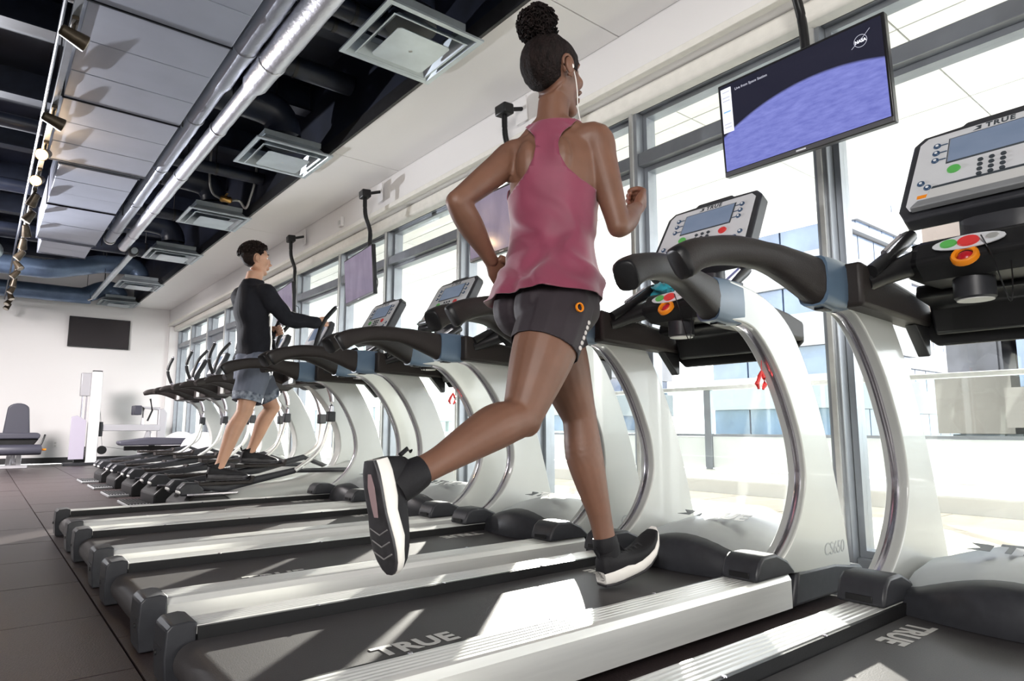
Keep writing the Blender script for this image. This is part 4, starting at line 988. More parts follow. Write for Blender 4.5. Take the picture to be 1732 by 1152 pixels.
def shoe(parent, loc0, heel, toe_dir, up, L=.265, mats=None, lace=True, flex=0.0):
    """running shoe; local x heel->toe, z up. returns the shoe root mesh (upper) with sole parts"""
    M = Matrix.Translation(-Vector(loc0)) @ frame(heel, toe_dir, Vector(up).cross(Vector(toe_dir)))
    k = L/.265
    up_m, mid_m, out_m, lace_m = mats
    def bend(b):
        b.v = [(x, y, z+flex*max(0, x-.12*k)**2*6) for x, y, z in b.v]; return b
    def hw(x):  # half width and centre offset of the last
        return np.interp(x, [0, .02, .06, .12, .18, .22, .25, .265], [.020, .031, .035, .036, .045, .044, .032, .012])*k
    def ring(x, z0, z1, infl=1.0, rise=0.0, pw=2.6, n=20):
        w_ = hw(x/k)*infl; R = []
        for i in range(n):
            a = 2*PI*i/n; c, s_ = math.cos(a), math.sin(a)
            R.append((x, w_*math.copysign(abs(c)**(2/pw), c), (z0+z1)/2+(z1-z0)/2*math.copysign(abs(s_)**(2/pw), s_)))
        return R
    xs = [0, .008, .03, .06, .09, .12, .15, .18, .21, .235, .255, .265]
    tops = [.060, .095, .105, .100, .088, .078, .072, .064, .056, .048, .038, .026]
    ub = bend(B().rings([ring(x*k, .022*k, t_*k) for x, t_ in zip(xs, tops)]))
    # collar round the ankle
    cb = [(.050*k+.040*k*math.cos(a), .031*k*math.sin(a)) for a in np.linspace(0, 2*PI, 21)[:-1]]
    ub.rings([[(x, y, .075*k) for x, y in cb], [(x, y, .112*k+.012*k*math.cos(i/20*2*PI)) for i, (x, y) in enumerate(cb)], [(.05*k+(x-.05*k)*.80, y*.80, .112*k+.012*k*math.cos(i/20*2*PI)) for i, (x, y) in enumerate(cb)], [(.05*k+(x-.05*k)*.78, y*.78, .08*k) for x, y in cb]])
    ub.tube([(0.006*k, 0, .095*k), (-.004*k, 0, .118*k), (.004*k, 0, .128*k)], .006*k, 8)
    ub.xf(M); s0 = obj('shoe', ub, up_m, parent, smooth=60)
    sole = bend(B().rings([ring(x*k, .006*k+.006*k*(abs(x-.13)/.13)**3, (.050 if x < .12 else .042 if x < .2 else .034)*k, 1.10, pw=4.5) for x in xs])).xf(M)
    obj('midsole', sole, mid_m, s0, smooth=50)
    osl = bend(B().rings([ring(x*k, .0005*k+.005*k*(abs(x-.13)/.13)**3, .0105*k+.006*k*(abs(x-.13)/.13)**3, 1.04, pw=5) for x in xs])).xf(M)
    obj('outsole', osl, out_m, s0, smooth=50)
    ins = bend(B().rings([[(x*k, y*k, -.0004*k+.005*k*(abs(x-.13)/.13)**3) for y in (-w2_, w2_)]+[(x*k, y*k, .001*k+.005*k*(abs(x-.13)/.13)**3) for y in (w2_, -w2_)] for x, w2_ in ((.03, .006), (.06, .014), (.10, .012), (.13, .008))])).xf(M)
    obj('sole_insert', ins, mat('pinkish_rubber', (0.35, 0.24, 0.25), 0.5), s0)
    for j in range(3):
        xg = (.165+.028*j)*k
        obj('sole_groove', bend(B().tube([(xg-.008*k, -.036*k, .0012*k), (xg+.006*k, 0, .0006*k), (xg-.008*k, .036*k, .0012*k)], .0018*k, 6)).xf(M), mat('pale_rubber', (0.22, 0.21, 0.21), 0.5), s0)
    if lace:
        for j in range(4):
            x = (.115+.022*j)*k; zt = np.interp(x/k, xs, tops)*k
            obj('lace', bend(B().tube([(x, -.020*k, zt-.004*k), (x+.003*k, 0, zt+.003*k), (x, .020*k, zt-.004*k)], .0028*k, 6)).xf(M), lace_m, s0)
        obj('tongue', bend(B().tube([(.10*k, 0, .088*k), (.085*k, 0, .108*k), (.078*k, 0, .126*k)], [.020*k, .020*k, .017*k], 10, ry=.004*k, upref=(1, 0, .6))).xf(M), up_m, s0, smooth=60)
    return s0

def head(b, c, yaw, pitch, s=1.0, neck=None, male=False, far=1.0):
    """skull, jaw, nose, brow, lips and ears added to b; face along +x of the local frame"""
    fx = Vector((math.cos(yaw)*math.cos(pitch), math.sin(yaw)*math.cos(pitch), math.sin(pitch))); lat = Vector((-math.sin(yaw), math.cos(yaw), 0))
    M = frame(c, fx, lat) @ Matrix.Diagonal((s, s, s, 1)); h_ = B()
    h_.ball((-.012, 0, .030), (.094, .074, .086), 22, 14)
    h_.ball((.020, 0, -.010), (.068, .062, .080), 20, 12)
    h_.tube([(-.01, 0, -.03), (.030, 0, -.065), (.056, 0, -.098)], [.058, .048, .024], 14, ry=[.055, .042, .018], upref=(1, 0, 0))
    h_.ball((.058, 0, -.098), (.022, .024, .018), 12, 8)
    h_.tube([(.080, 0, .020), (.096, 0, -.008), (.106, 0, -.028), (.092, 0, -.038)], [.009, .011, .0145, .010], 10)          # nose
    for y in (-1, 1):
        h_.tube([(.074, y*.012, .034), (.070, y*.034, .036), (.056, y*.052, .028)], [.010, .011, .008], 8)               # brow
        h_.ball((.060, y*.036, -.022), (.022, .020, .022), 10, 8)                                                    # cheek
        h_.ball((.100, y*.009, -.034), (.008, .007, .006), 8, 6)
    h_.ball((.086, 0, -.058), (.009, .024, .006), 10, 6); h_.ball((.084, 0, -.068), (.009, .021, .007), 10, 6)               # lips
    h_.xf(M); b.add(h_.v, h_.f)
    e_ = B()
    for y in (-1, 1):
        k_ = far if y > 0 else 1.0; u_ = (1-k_)*.012
        rim = [(-.012+k_*.017*math.cos(a)-.004, y*(.070+.006*k_+.004*math.cos(a)), .002+u_+k_*.030*math.sin(a)) for a in np.linspace(-PI*.55, PI*1.25, 14)]
        e_.tube(rim, [.0048*k_]*14, 8); e_.ball((-.013, y*(.079-(1-k_)*.012), u_), (.0145*k_, .007*k_, .025*k_), 12, 8); e_.ball((-.006, y*(.077-(1-k_)*.012), -.026*k_+u_), (.008*k_, .005, .008*k_), 8, 6)
    e_.xf(M)
    return M, e_

# ------------------------------------------------------------------ the runner
M_skin = mat('brown_skin', (0.170, 0.080, 0.050), 0.52, noise=0.07, scale=14, sss=0.08, bump=0.02, bscale=260)
M_hair = mat('dark_curly_hair', (0.010, 0.0055, 0.005), 0.7, noise=0.5, scale=70, bump=1.0, bscale=190, spec=0.2, stretch=(1, 1, 0.35))
M_tank = mat('berry_top', (0.215, 0.030, 0.068), 0.6, noise=0.10, scale=7, sheen=0.4, bump=0.05, bscale=400)
M_tight = mat('charcoal_shorts', (0.026, 0.019, 0.024), 0.65, spec=0.3, noise=0.1, scale=20, sheen=0.05)
M_shoe = mat('black_knit', (0.010, 0.0095, 0.0115), 0.65, spec=0.3, bump=0.15, scale=420, noise=0.2)
M_mid = mat('white_foam', (0.80, 0.77, 0.73), 0.5)
M_out = mat('black_rubber', (0.030, 0.028, 0.032), 0.45, noise=0.3, scale=40)
M_lace = mat('black_lace', (0.02, 0.02, 0.022), 0.7)
M_eye = mat('eye_white', (0.75, 0.72, 0.70), 0.25); M_iris = mat('dark_iris', (0.03, 0.02, 0.015), 0.2)
M_wire = mat('white_wire', (0.85, 0.83, 0.80), 0.4)
RB = (1.36, 1.50, 0.0)
hipR, hipL = (1.335, 1.425, .985), (1.395, 1.575, .995)
kneeR, kneeL = (1.170, 1.405, .640), (1.530, 1.545, .645)
ankR, ankL = (.845, 1.415, .500), (1.594, 1.500, .248)
shR, shL = (1.462, 1.385, 1.520), (1.298, 1.605, 1.490)
elR, elL = (1.487, 1.318, 1.225), (1.080, 1.605, 1.292)
wrR, wrL = (1.662, 1.392, 1.340), (1.252, 1.660, 1.148)
yh, ysd = math.radians(8), math.radians(36)      # facing of hips and of shoulders (turned to her left)
RT = [(1.365, 1.50, .900, .120, .085, yh, 0), (1.362, 1.50, .945, .158, .112, yh, 0), (1.352, 1.50, 1.00, .166, .122, yh, 0), (1.360, 1.50, 1.07, .150, .106, yh+.08, 0),
      (1.372, 1.50, 1.15, .124, .088, yh+.2, 0), (1.376, 1.50, 1.22, .122, .086, yh+.3, 0), (1.380, 1.50, 1.31, .136, .094, ysd-.1, 0), (1.386, 1.498, 1.39, .146, .102, ysd, 0),
      (1.384, 1.497, 1.46, .146, .092, ysd, 0), (1.380, 1.496, 1.52, .126, .074, ysd, 0), (1.376, 1.497, 1.558, .078, .056, ysd, 0), (1.378, 1.498, 1.60, .052, .052, .2, 0), (1.388, 1.50, 1.68, .048, .050, .1, 0)]
def runner_legs(b, grow=0.0, upto=1.0):
    for hp, kn, an in ((hipR, kneeR, ankR), (hipL, kneeL, ankL)):
        th = [mix(hp, kn, t) for t in (0.0, .25, .55, .85, 1.0)]; rs = [.102, .102, .090, .068, .057]
        if upto < 1:
            n_ = [mix(hp, kn, t) for t in (0.0, .22, upto*.75, upto)]; limb(b, n_, [.102, .1025, .097, .090], grow=grow); continue
        limb(b, th, rs, 18, grow=grow)
        sh = Vector(an)-Vector(kn); back = Vector((-1, 0, 0)); back = (back-sh.normalized()*back.dot(sh.normalized())).normalized()
        if hp is hipR: back = -(Vector((0.35, 0, 1)).normalized())*-1
        cal = [Vector(mix(kn, an, t))+back*o for t, o in ((0, 0), (.14, .006), (.30, .014), (.55, .008), (.80, 0), (1.0, 0))]
        limb(b, [tuple(p) for p in cal], [.056, .058, .062, .051, .038, .035], 16)
        kc = Vector(kn)+(Vector((.022, 0, .012)) if hp is hipL else Vector((.014, -.003, -.012)))
        b.ball(tuple(kc), (.042, .042, .046), 12, 8)
rb = B()
rb.rings([[tuple(p) for p in r] for r in ringset(interp_spec(RT, 4))])
gl = [(1.275, 1.445, .965), (1.285, 1.56, .975)]
for p in gl: rb.ball(p, (.075, .078, .085), 14, 10)
runner_legs(rb)
for sh_, el_, wr_ in ((shR, elR, wrR), (shL, elL, wrL)):
    limb(rb, [mix((1.38, 1.497, 1.50), sh_, .65), sh_, mix(sh_, el_, .25), mix(sh_, el_, .6), mix(sh_, el_, .9), el_], [.058, .057, .051, .044, .037, .036], 16)
    limb(rb, [el_, mix(el_, wr_, .2), mix(el_, wr_, .45), mix(el_, wr_, .8), wr_], [.036, .042, .040, .028, .024], 14)
# shoulder blades and trapezius
rb.tube([(1.375, 1.50, 1.60), (1.40, 1.455, 1.565), mix((1.38, 1.45, 1.55), shR, .8)], [.045, .040, .035], 12)
rb.tube([(1.375, 1.50, 1.60), (1.345, 1.545, 1.555), mix((1.36, 1.54, 1.54), shL, .8)], [.045, .040, .035], 12)
rb.ball((1.345, 1.425, 1.44), (.035, .045, .075), 12, 8); rb.ball((1.285, 1.515, 1.44), (.035, .045, .075), 12, 8)
HM, ears = head(rb, (1.388, 1.50, 1.762), math.radians(2), math.radians(8), 1.09, far=.55)
# feet inside the shoes
limb(rb, [ankR, (.80, 1.418, .47), (.778, 1.42, .435)], [.034, .028, .020], 10); limb(rb, [ankL, (1.60, 1.498, .20), (1.63, 1.497, .185)], [.034, .030, .020], 10)
v, f = solid(rb, .0058, 8)
hb = B()
fd = Vector(wrR)-Vector(elR); hand(hb, wrR, fd.normalized()*.8+Vector((.12, .0, .30)), (-.55, .80, .1), 0.98)
fd = Vector(wrL)-Vector(elL); hand(hb, wrL, fd.normalized()+Vector((.1, 0, -.05)), (.25, -.85, -.5), 0.98, curl=.8)
hv, hf = solid(hb, .0030, 4)
ev, ef = np.array(ears.v), ears.f
allv = np.concatenate([v, hv, ev]); allf = [tuple(q) for q in f]+[tuple(q+len(v)) for q in hf]+[tuple(i+len(v)+len(hv) for i in q) for q in ef]
run = obj('person', np_mesh('person', allv, allf, [M_skin], None, RB), None); run.location = RB
tag(run, 'woman in berry tank top and charcoal shorts running on a treadmill, seen from behind', 'person')
def sub(b): b.v = [tuple(np.array(p)-np.array(RB)) for p in b.v]; return b
# hair: skull cap clipped from the head plus a curly bun
def clip(v, tri, fld):
    """keep the part of the triangles where fld > 0, cutting exactly along the zero line"""
    V = [tuple(p) for p in v]; out = []; cache = {}
    def cut(i, j):
        kx = (min(i, j), max(i, j))
        if kx not in cache:
            t = fld[i]/(fld[i]-fld[j]); V.append(tuple(v[i]+(v[j]-v[i])*t)); cache[kx] = len(V)-1
        return cache[kx]
    for a, b_, c in tri:
        pos = [i for i in (a, b_, c) if fld[i] > 0]
        if len(pos) == 3: out.append((a, b_, c))
        elif pos:
            ring = []
            for i, j in ((a, b_), (b_, c), (c, a)):
                if fld[i] > 0: ring.append(i)
                if (fld[i] > 0) != (fld[j] > 0): ring.append(cut(i, j))
            out.append(tuple(ring))
    used = sorted({i for q in out for i in q}); mp_ = {o: k for k, o in enumerate(used)}
    return np.array([V[i] for i in used]), [tuple(mp_[i] for i in q) for q in out]
def hair_cap(v, f, HM, fieldfn, off, m, parent, base, jitter=0.0, seed=1):
    inv = np.array(HM.inverted()); loc = v@inv[:3, :3].T+inv[:3, 3]
    near = (np.abs(loc) < .16).all(axis=1); keep = near[f].all(axis=1); g = f[keep]
    nn = normals(v, f); fld = fieldfn(loc)
    tri = np.concatenate([g[:, [0, 1, 2]], g[:, [0, 2, 3]]])
    o_ = off*np.clip(fld*60, .15, 1.0)
    vv = v+nn*o_[:, None]
    if jitter: vv = vv+nn*(np.abs(wave(v*3.0, seed, jitter))*np.clip(fld*40, 0, 1))[:, None]
    cv, cfs = clip(vv, tri, fld)
    return obj('hair', np_mesh('hair', cv, cfs, [m], None, base), None, parent)
def runner_hair(l):
    x, y, z = l[:, 0], l[:, 1], l[:, 2]
    front = .052-(x-.0)*1.0+np.maximum(z, 0)*.55-.010          # hairline leaning back towards the ear
    front = np.where(z < 0.0, (-.018-x)+.75*np.minimum(0, z+.012), front)
    nape = z+.080-7*y*y
    notch = (((x+.014)/.022)**2+((z-.002)/.034)**2-1)*.03; notch = np.where(y < 0, notch, 1.0)
    return np.minimum(np.minimum(front, nape), notch)
hc = hair_cap(v, f, HM, runner_hair, .006, M_hair, run, RB, jitter=.0035, seed=8)
bb = B(); cb = Vector((1.318, 1.50, 1.915)); r_ = random.Random(3)
bb.ball(tuple(cb), (.056, .054, .054), 18, 12)
for k in range(240):
    a, zc = r_.uniform(0, 2*PI), r_.uniform(-1, 1); q = math.sqrt(1-zc*zc); d = Vector((q*math.cos(a), q*math.sin(a), zc))
    p = cb+Vector((d.x*.054, d.y*.052, d.z*.053)); u = d.orthogonal().normalized(); w2 = d.cross(u); r0 = r_.uniform(.006, .012)
    bb.tube([p+d*(.004+.0025*j)+u*(r0*math.cos(j*1.3))+w2*(r0*math.sin(j*1.3)) for j in range(6)], .0030, 5)
bb.tube([(1.345, 1.50, 1.862), (1.338, 1.50, 1.885)], [.034, .030], 14)
obj('bun', sub(bb), M_hair, hc, smooth=60)
hw_ = Vector(HM @ Vector((-.002, -.082, -.004, 1))[:3]) if False else (HM @ Vector((-.004, -.080, -.002)))
eb = B(); eb.ball(tuple(hw_), (.008, .007, .009), 10, 8)
cordp = [tuple(hw_), tuple(HM @ Vector((.006, -.080, -.03))), tuple(HM @ Vector((.014, -.074, -.075))), tuple(HM @ Vector((.020, -.064, -.12))), tuple(HM @ Vector((.034, -.056, -.165))), (1.465, 1.462, 1.54)]
eb.tube(catmull(cordp, 5), .0020, 6); obj('earphone', sub(eb), M_wire, run, smooth=60)
for y in (-1, 1):
    e = obj('eye', sub(B().ball(tuple(HM @ Vector((.068, y*.031, .012))), (.0125,)*3, 12, 8)), M_eye, run, smooth=60)
    obj('iris', sub(B().ball(tuple(HM @ Vector((.0775, y*.031, .012))), (.005,)*3, 8, 6)), M_iris, e, smooth=60)
# shorts
sb = B(); spec = [(a, b_, c, w_+.005, d_+.005, y_, p_) for a, b_, c, w_, d_, y_, p_ in RT[:5]]
sb.rings([[tuple(p) for p in r] for r in ringset(interp_spec(spec, 4))])
for p in gl: sb.ball(p, (.081, .084, .091), 14, 10)
runner_legs(sb, .006, .62)
sv, sf = solid(sb, .0060, 8); sn = normals(sv, sf); sv = sv+sn*wave(sv, 4, .0012)[:, None]
def along(P, a, b_):
    a, b_ = np.array(a), np.array(b_); return ((P-a)@(b_-a))/((b_-a)@(b_-a)), np.linalg.norm(np.cross(P-a, b_-a), axis=1)/np.linalg.norm(b_-a)
t1, d1 = along(sv, hipR, kneeR); t2, d2 = along(sv, hipL, kneeL); tt = np.where(d1 < d2, t1, t2)
cv, cfs = clip(sv, np.concatenate([sf[:, [0, 1, 2]], sf[:, [0, 2, 3]]]), .43-tt)
so = obj('shorts', np_mesh('shorts', cv, cfs, [M_tight], None, RB), None, run)
md = so.modifiers.new('thick', 'SOLIDIFY'); md.thickness = .003; md.offset = -1.0
shorts_v, shorts_f = sv, sf
M_refl = mat('reflective_dot', (0.55, 0.52, 0.5), 0.3)
ax = (Vector(kneeR)-Vector(hipR)).normalized()
for k in range(6):
    c0 = Vector(mix(hipR, kneeR, .16+.045*k)); d = Vector((.52, -.85, .0)); d = (d-ax*d.dot(ax)).normalized(); p = c0+d*(.1085-.0006*k)
    obj('reflective_dot', sub(B().ball(tuple(p), (.006, .004, .007), 8, 6)), M_refl, so)
c0 = Vector(mix(hipR, kneeR, .13)); d = Vector((-.05, -.98, .1)); d = (d-ax*d.dot(ax)).normalized(); p = c0+d*.1095
F = frame(tuple(p), ax.cross(d), -ax)
obj('round_logo', sub(B().rings([[(r*math.cos(a), r*math.sin(a), z) for a in np.linspace(0, 2*PI, 19)[:-1]] for r, z in ((.010, -.004), (.014, -.004), (.014, .0015), (.010, .0015))], closed=True).xf(F)), M_orange, so, smooth=50)
# racerback tank top
TT = [(1.340, 1.50, 1.000, .184, .160, yh, 0), (1.346, 1.50, 1.035, .180, .150, yh, 0)]+[(a, b_, c, w_+.010+max(0, 1.25-c)*.06, d_+.012+max(0, 1.25-c)*.08, y_, p_) for a, b_, c, w_, d_, y_, p_ in RT[4:11]]+[(1.377, 1.498, 1.585, .062, .058, ysd, 0)]
NR = 56; rr = ringset(interp_spec(TT, 10), NR, 2.2); tv = np.array([tuple(p) for r in rr for p in r]); m_ = len(rr)
tq = np.array([(k*NR+i, k*NR+(i+1) % NR, (k+1)*NR+(i+1) % NR, (k+1)*NR+i) for k in range(m_-1) for i in range(NR)])
# keep the cloth outside the body
from mathutils.bvhtree import BVHTree
bvv = np.concatenate([v, shorts_v]); bv = BVHTree.FromPolygons([tuple(p) for p in bvv], [tuple(int(i) for i in q) for q in f]+[tuple(int(i)+len(v) for i in q) for q in shorts_f])
tn = normals(tv, tq); cen = np.array([1.375, 1.498])
if np.mean(np.einsum('ij,ij->i', tn[:, :2], tv[:, :2]-cen)) < 0: tn = -tn
def wrap_out(P, N, bvh, clear):
    Q = P.copy()
    for i in range(len(P)):
        co, no, ix, ds = bvh.find_nearest(Vector(P[i]))
        if co is None: continue
        s_ = (Vector(P[i])-co).dot(no)
        if s_ < clear: Q[i] = np.array(co+no*clear)
    return Q
loose = np.clip((1.40-tv[:, 2])/.35, 0.1, 1.0)
tv = wrap_out(tv, tn, bv, .006); tv = smooth_np(tv, tq, 6); tv = wrap_out(tv, tn, bv, .004)
lw = (tv[:, :2]-cen)@np.array([-math.sin(ysd), math.cos(ysd)])
ph = 62*lw-26*tv[:, 2]+2.2*np.sin(tv[:, 2]*17+lw*20)+1.3*np.sin(tv[:, 2]*41-lw*33)
tv = tv+tn*(loose*(.016*np.clip(.5+.5*np.sin(ph), 0, 1)**2+np.maximum(0, wave(tv*np.array([.9, .9, .6]), 11, .016))))[:, None]
tv = smooth_np(tv, tq, 1); tv = wrap_out(tv, tn, bv, .0035)
lat = np.array([-math.sin(ysd), math.cos(ysd)]); fac = np.array([math.cos(ysd), math.sin(ysd)])
l_ = (tv[:, :2]-cen)@lat; dpt = (tv[:, :2]-cen)@fac; zz = tv[:, 2]
hwb = np.interp(zz, [1.30, 1.335, 1.365, 1.40, 1.44, 1.48, 1.52, 1.56, 1.60], [.30, .15, .100, .062, .042, .036, .044, .072, .10])
hwf = np.interp(zz, [1.34, 1.40, 1.44, 1.50, 1.60], [.30, .13, .105, .095, .10])
bk = np.clip((dpt+.02)/.04, 0, 1)
arm = (hwb*(1-bk)+hwf*bk)-np.abs(l_+.004)
neckl = np.where(dpt < 0, 1.583-zz, np.maximum(1.46-zz, np.abs(l_)-.045))
fld = np.minimum(arm, neckl)
tri = np.concatenate([tq[:, [0, 1, 2]], tq[:, [0, 2, 3]]])
cv, cfs = clip(tv, tri, fld)
tk = obj('tank_top', np_mesh('tank_top', cv, cfs, [M_tank], None, RB), None, run)
md = tk.modifiers.new('thick', 'SOLIDIFY'); md.thickness = .003; md.offset = 1.0
# shoes
shoe(run, RB, (1.570, 1.492, .1085), (.235, -.01, .050), (-.2, .0, .95), .272, (M_shoe, M_mid, M_out, M_lace), flex=.60)
shoe(run, RB, (.712, 1.425, .530), (.05, -.01, -.24), (.95, .10, .20), .268, (M_shoe, M_mid, M_out, M_lace))
for an, d_ in ((ankR, Vector(kneeR)-Vector(ankR)), (ankL, Vector(kneeL)-Vector(ankL))):
    q = Vector(an); d_ = d_.normalized()
    dn = Vector((.79, 1.42, .462)) if an is ankR else q-d_*.03
    obj('sock', sub(B().tube([dn, mix(tuple(dn), tuple(q), .6), q+d_*.003, q+d_*.014], [.038, .042, .041, .0385], 16)), M_shoe, run, smooth=60)

# ------------------------------------------------------------------ the man on the elliptical
M_skin2 = mat('light_skin', (0.52, 0.29, 0.19), 0.5, noise=0.06, scale=14, sss=0.08)
M_shirt = mat('charcoal_shirt', (0.015, 0.0155, 0.020), 0.8, noise=0.08, scale=12, spec=0.15)
M_short2 = mat('slate_shorts', (0.15, 0.17, 0.22), 0.8, spec=0.2, noise=0.06, scale=10)
M_camo = mat('camo_hem', (0.035, 0.05, 0.085), 0.7, scale=28, col2=(0.30, 0.34, 0.40))
MB_ = (1.55, 5.10, 0.0)
def subm(b): b.v = [tuple(np.array(p)-np.array(MB_)) for p in b.v]; return b
mhR, mhL = (1.575, 5.00, 1.08), (1.60, 5.20, 1.08)
mkR, mkL = (1.500, 4.965, .725), (1.795, 5.23, .770)
maR, maL = (1.335, 4.95, .315), (1.640, 5.25, .415)
msR, msL = (1.600, 4.930, 1.605), (1.520, 5.265, 1.620)
meR, meL = (1.735, 4.855, 1.420), (1.600, 5.36, 1.37)
mwR, mwL = (1.985, 4.905, 1.425), (1.755, 5.305, 1.345)
MT = [(1.585, 5.10, .98, .13, .10, 0, 0), (1.585, 5.10, 1.05, .165, .115, 0, 0), (1.58, 5.10, 1.13, .160, .110, 0, 0), (1.585, 5.10, 1.22, .145, .100, 0, 0), (1.58, 5.10, 1.33, .155, .105, -.1, 0),
      (1.57, 5.10, 1.46, .178, .118, -.2, 0), (1.558, 5.10, 1.56, .182, .110, -.22, 0), (1.552, 5.10, 1.64, .160, .088, -.22, 0), (1.552, 5.10, 1.685, .095, .066, -.2, 0), (1.555, 5.10, 1.73, .060, .062, 0, 0), (1.568, 5.10, 1.80, .056, .060, 0, 0)]
def man_arms(b, g=0.0):
    for s_, e_, w_ in ((msR, meR, mwR), (msL, meL, mwL)):
        limb(b, [mix((1.555, 5.10, 1.60), s_, .65), s_, mix(s_, e_, .3), mix(s_, e_, .65), e_], [.068, .066, .058, .050, .043], 16, grow=g)
        limb(b, [e_, mix(e_, w_, .25), mix(e_, w_, .55), w_], [.043, .047, .040, .029], 14, grow=g)
mb = B(); mb.rings([[tuple(p) for p in r] for r in ringset(interp_spec(MT, 4))])
man_arms(mb)
for hp, kn, an in ((mhR, mkR, maR), (mhL, mkL, maL)):
    limb(mb, [mix(hp, kn, t) for t in (0, .25, .6, .9, 1)], [.098, .094, .076, .062, .058], 18)
    sh = (Vector(an)-Vector(kn)).normalized(); back = Vector((-1, 0, 0)); back = (back-sh*back.dot(sh)).normalized()
    limb(mb, [tuple(Vector(mix(kn, an, t))+back*o_) for t, o_ in ((0, 0), (.15, .006), (.32, .014), (.6, .006), (.85, 0), (1, 0))], [.055, .056, .059, .047, .036, .036], 16)
    mb.ball(tuple(Vector(kn)+Vector((.028, 0, .008))), (.036, .038, .042), 12, 8)
    limb(mb, [an, (an[0]+.02, an[1], an[2]-.04), (an[0]+.08, an[1], an[2]-.05)], [.036, .036, .03], 10)
HM2, ears2 = head(mb, (1.570, 5.10, 1.895), math.radians(-4), math.radians(2), 1.03, male=True)
mv, mf = solid(mb, .0075, 6)
hb = B()
hand(hb, mwR, (1, .10, .18), (.15, .98, .1), 1.08, curl=1.0); hand(hb, mwL, (.75, -.1, .45), (.3, -.95, .1), 1.08, curl=1.0)
hv, hf = solid(hb, .0040, 3)
ev = np.array(ears2.v)
allv = np.concatenate([mv, hv, ev]); allf = [tuple(q) for q in mf]+[tuple(q+len(mv)) for q in hf]+[tuple(i+len(mv)+len(hv) for i in q) for q in ears2.f]
man = obj('person', np_mesh('person', allv, allf, [M_skin2], None, MB_), None); man.location = MB_
tag(man, 'man in charcoal long sleeved shirt and grey shorts exercising on an elliptical', 'person')
M_hair2 = mat('dark_brown_hair', (0.013, 0.0065, 0.005), 0.7, spec=0.25, noise=0.4, scale=50, bump=0.5, bscale=120)
def man_hair(l):
    x, y, z = l[:, 0], l[:, 1], l[:, 2]
    notch = (((x+.012)/.026)**2+((z-.000)/.036)**2-1)*.03
    return np.minimum(np.minimum((z-.070)+1.6*np.maximum(0, .045-x), z+.058), notch)
hm = hair_cap(mv, mf, HM2, man_hair, .007, M_hair2, man, MB_, jitter=.007, seed=5)
cu = B(); r_ = random.Random(9)
for k in range(420):
    a = r_.uniform(0, 2*PI); zc = r_.uniform(.05, 1); q = math.sqrt(1-zc*zc)
    p = HM2 @ Vector((-.016+.103*q*math.cos(a), .083*q*math.sin(a), .030+.098*zc))
    lo_ = Vector((-.016+.098*q*math.cos(a), .077*q*math.sin(a), .030+.094*zc))
    if lo_.z < .072-1.6*max(0, .045-lo_.x)+.014: continue
    d = Vector((q*math.cos(a), q*math.sin(a), zc)); u = d.orthogonal().normalized(); w2 = d.cross(u); r0 = r_.uniform(.006, .012)
    cu.tube([p+d*(.002+.0035*j)+u*(r0*math.cos(j*1.2+k))+w2*(r0*math.sin(j*1.2+k)) for j in range(6)], .0045, 5)
obj('curls', subm(cu), M_hair2, hm, smooth=60)
for y in (-1, 1):
    e = obj('eye', subm(B().ball(tuple(HM2 @ Vector((.066, y*.031, .012))), (.0118,)*3, 12, 8)), M_eye, man, smooth=60)
    obj('iris', subm(B().ball(tuple(HM2 @ Vector((.0752, y*.031, .012))), (.0052,)*3, 8, 6)), M_iris, e, smooth=60)
    obj('eyebrow', subm(B().tube([tuple(HM2 @ Vector((.083, y*.016, .038))), tuple(HM2 @ Vector((.079, y*.036, .042))), tuple(HM2 @ Vector((.066, y*.052, .034)))], [.003, .004, .002], 6)), M_hair2, man)
tb = B(); spec = [(a, b_, c, w_+.016, d_+.016, y_, p_) for a, b_, c, w_, d_, y_, p_ in MT[1:9]]+[(1.556, 5.10, 1.725, .070, .072, -.1, 0)]
spec[0] = (1.585, 5.10, 1.125, .178, .130, 0, 0)
tb.rings([[tuple(p) for p in r] for r in ringset(interp_spec([s_ for s_ in spec if s_[2] > 1.12], 4))]); man_arms(tb, .013)
sv, sf = solid(tb, .0075, 6); sn = normals(sv, sf); sv = sv+sn*np.maximum(wave(sv, 21, .009), -.003)[:, None]
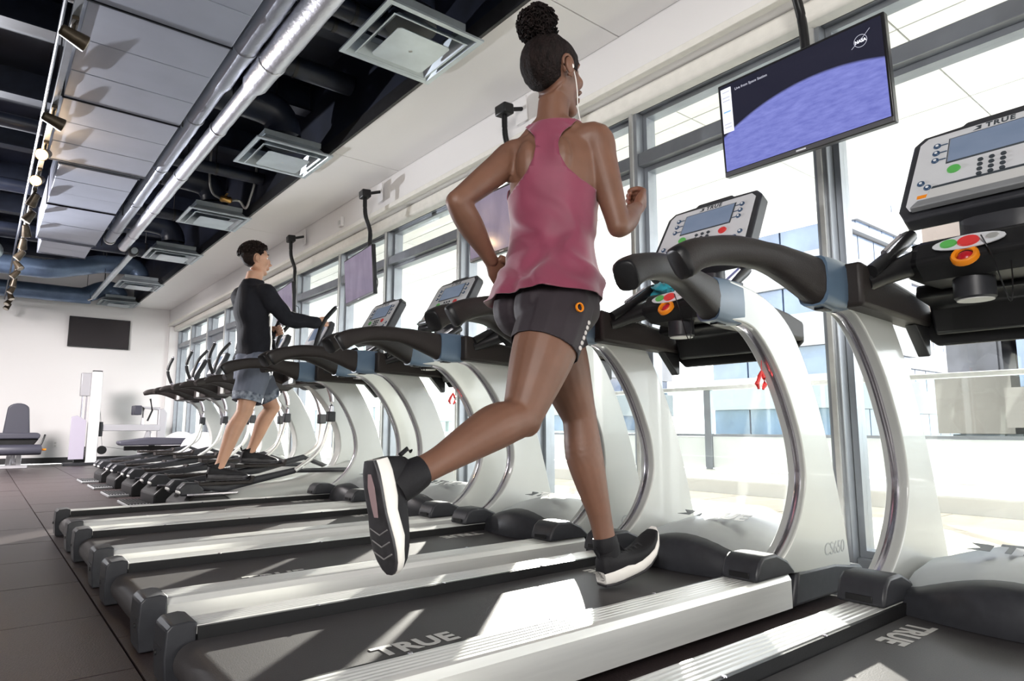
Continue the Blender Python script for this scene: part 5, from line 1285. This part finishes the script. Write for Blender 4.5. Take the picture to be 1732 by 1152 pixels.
bv2 = BVHTree.FromPolygons([tuple(p) for p in mv], [tuple(int(i) for i in q) for q in mf]); sv = wrap_out(sv, sn, bv2, .004)
# cuffs end before the hands
fl1 = np.minimum(np.linalg.norm(sv-np.array(mwR), axis=1), np.linalg.norm(sv-np.array(mwL), axis=1))-.035
cv, cfs = clip(sv, np.concatenate([sf[:, [0, 1, 2]], sf[:, [0, 2, 3]]]), fl1)
obj('shirt', np_mesh('shirt', cv, cfs, [M_shirt], None, MB_), None, man)
sb = B(); spec = [(1.585, 5.10, .97, .16, .125, 0, 0), (1.585, 5.10, 1.05, .180, .132, 0, 0), (1.58, 5.10, 1.15, .172, .124, 0, 0)]
sb.rings([[tuple(p) for p in r] for r in ringset(interp_spec(spec, 4))])
for hp, kn in ((mhR, mkR), (mhL, mkL)): limb(sb, [mix(hp, kn, t) for t in (0, .3, .55, .80)], [.108, .108, .104, .100], 18, grow=.002)
sv, sf = solid(sb, .0075, 6); sn = normals(sv, sf); sv = sv+sn*wave(sv, 33, .007)[:, None]; sv = wrap_out(sv, sn, bv2, .003)
def along(P, a, b_):
    a, b_ = np.array(a), np.array(b_); return ((P-a)@(b_-a))/((b_-a)@(b_-a)), np.linalg.norm(np.cross(P-a, b_-a), axis=1)/np.linalg.norm(b_-a)
t1, d1 = along(sv, mhR, mkR); t2, d2 = along(sv, mhL, mkL); tt = np.where(d1 < d2, t1, t2)
tri = np.concatenate([sf[:, [0, 1, 2]], sf[:, [0, 2, 3]]])
cv, cfs = clip(sv, tri, .80-tt); sh2 = obj('gym_shorts', np_mesh('gym_shorts', cv, cfs, [M_short2], None, MB_), None, man)
cv, cfs = clip(sv+sn*.0015, tri, np.minimum(tt-.64, .805-tt)); obj('patterned_hem', np_mesh('patterned_hem', cv, cfs, [M_camo], None, MB_), None, sh2)
shoe(man, MB_, (1.265, 4.95, .2365), (1, 0, .0), (0, 0, 1), .285, (M_shoe, M_out, M_out, M_lace)); shoe(man, MB_, (1.575, 5.25, .3315), (1, 0, -.02), (0.02, 0, 1), .285, (M_shoe, M_out, M_out, M_lace))
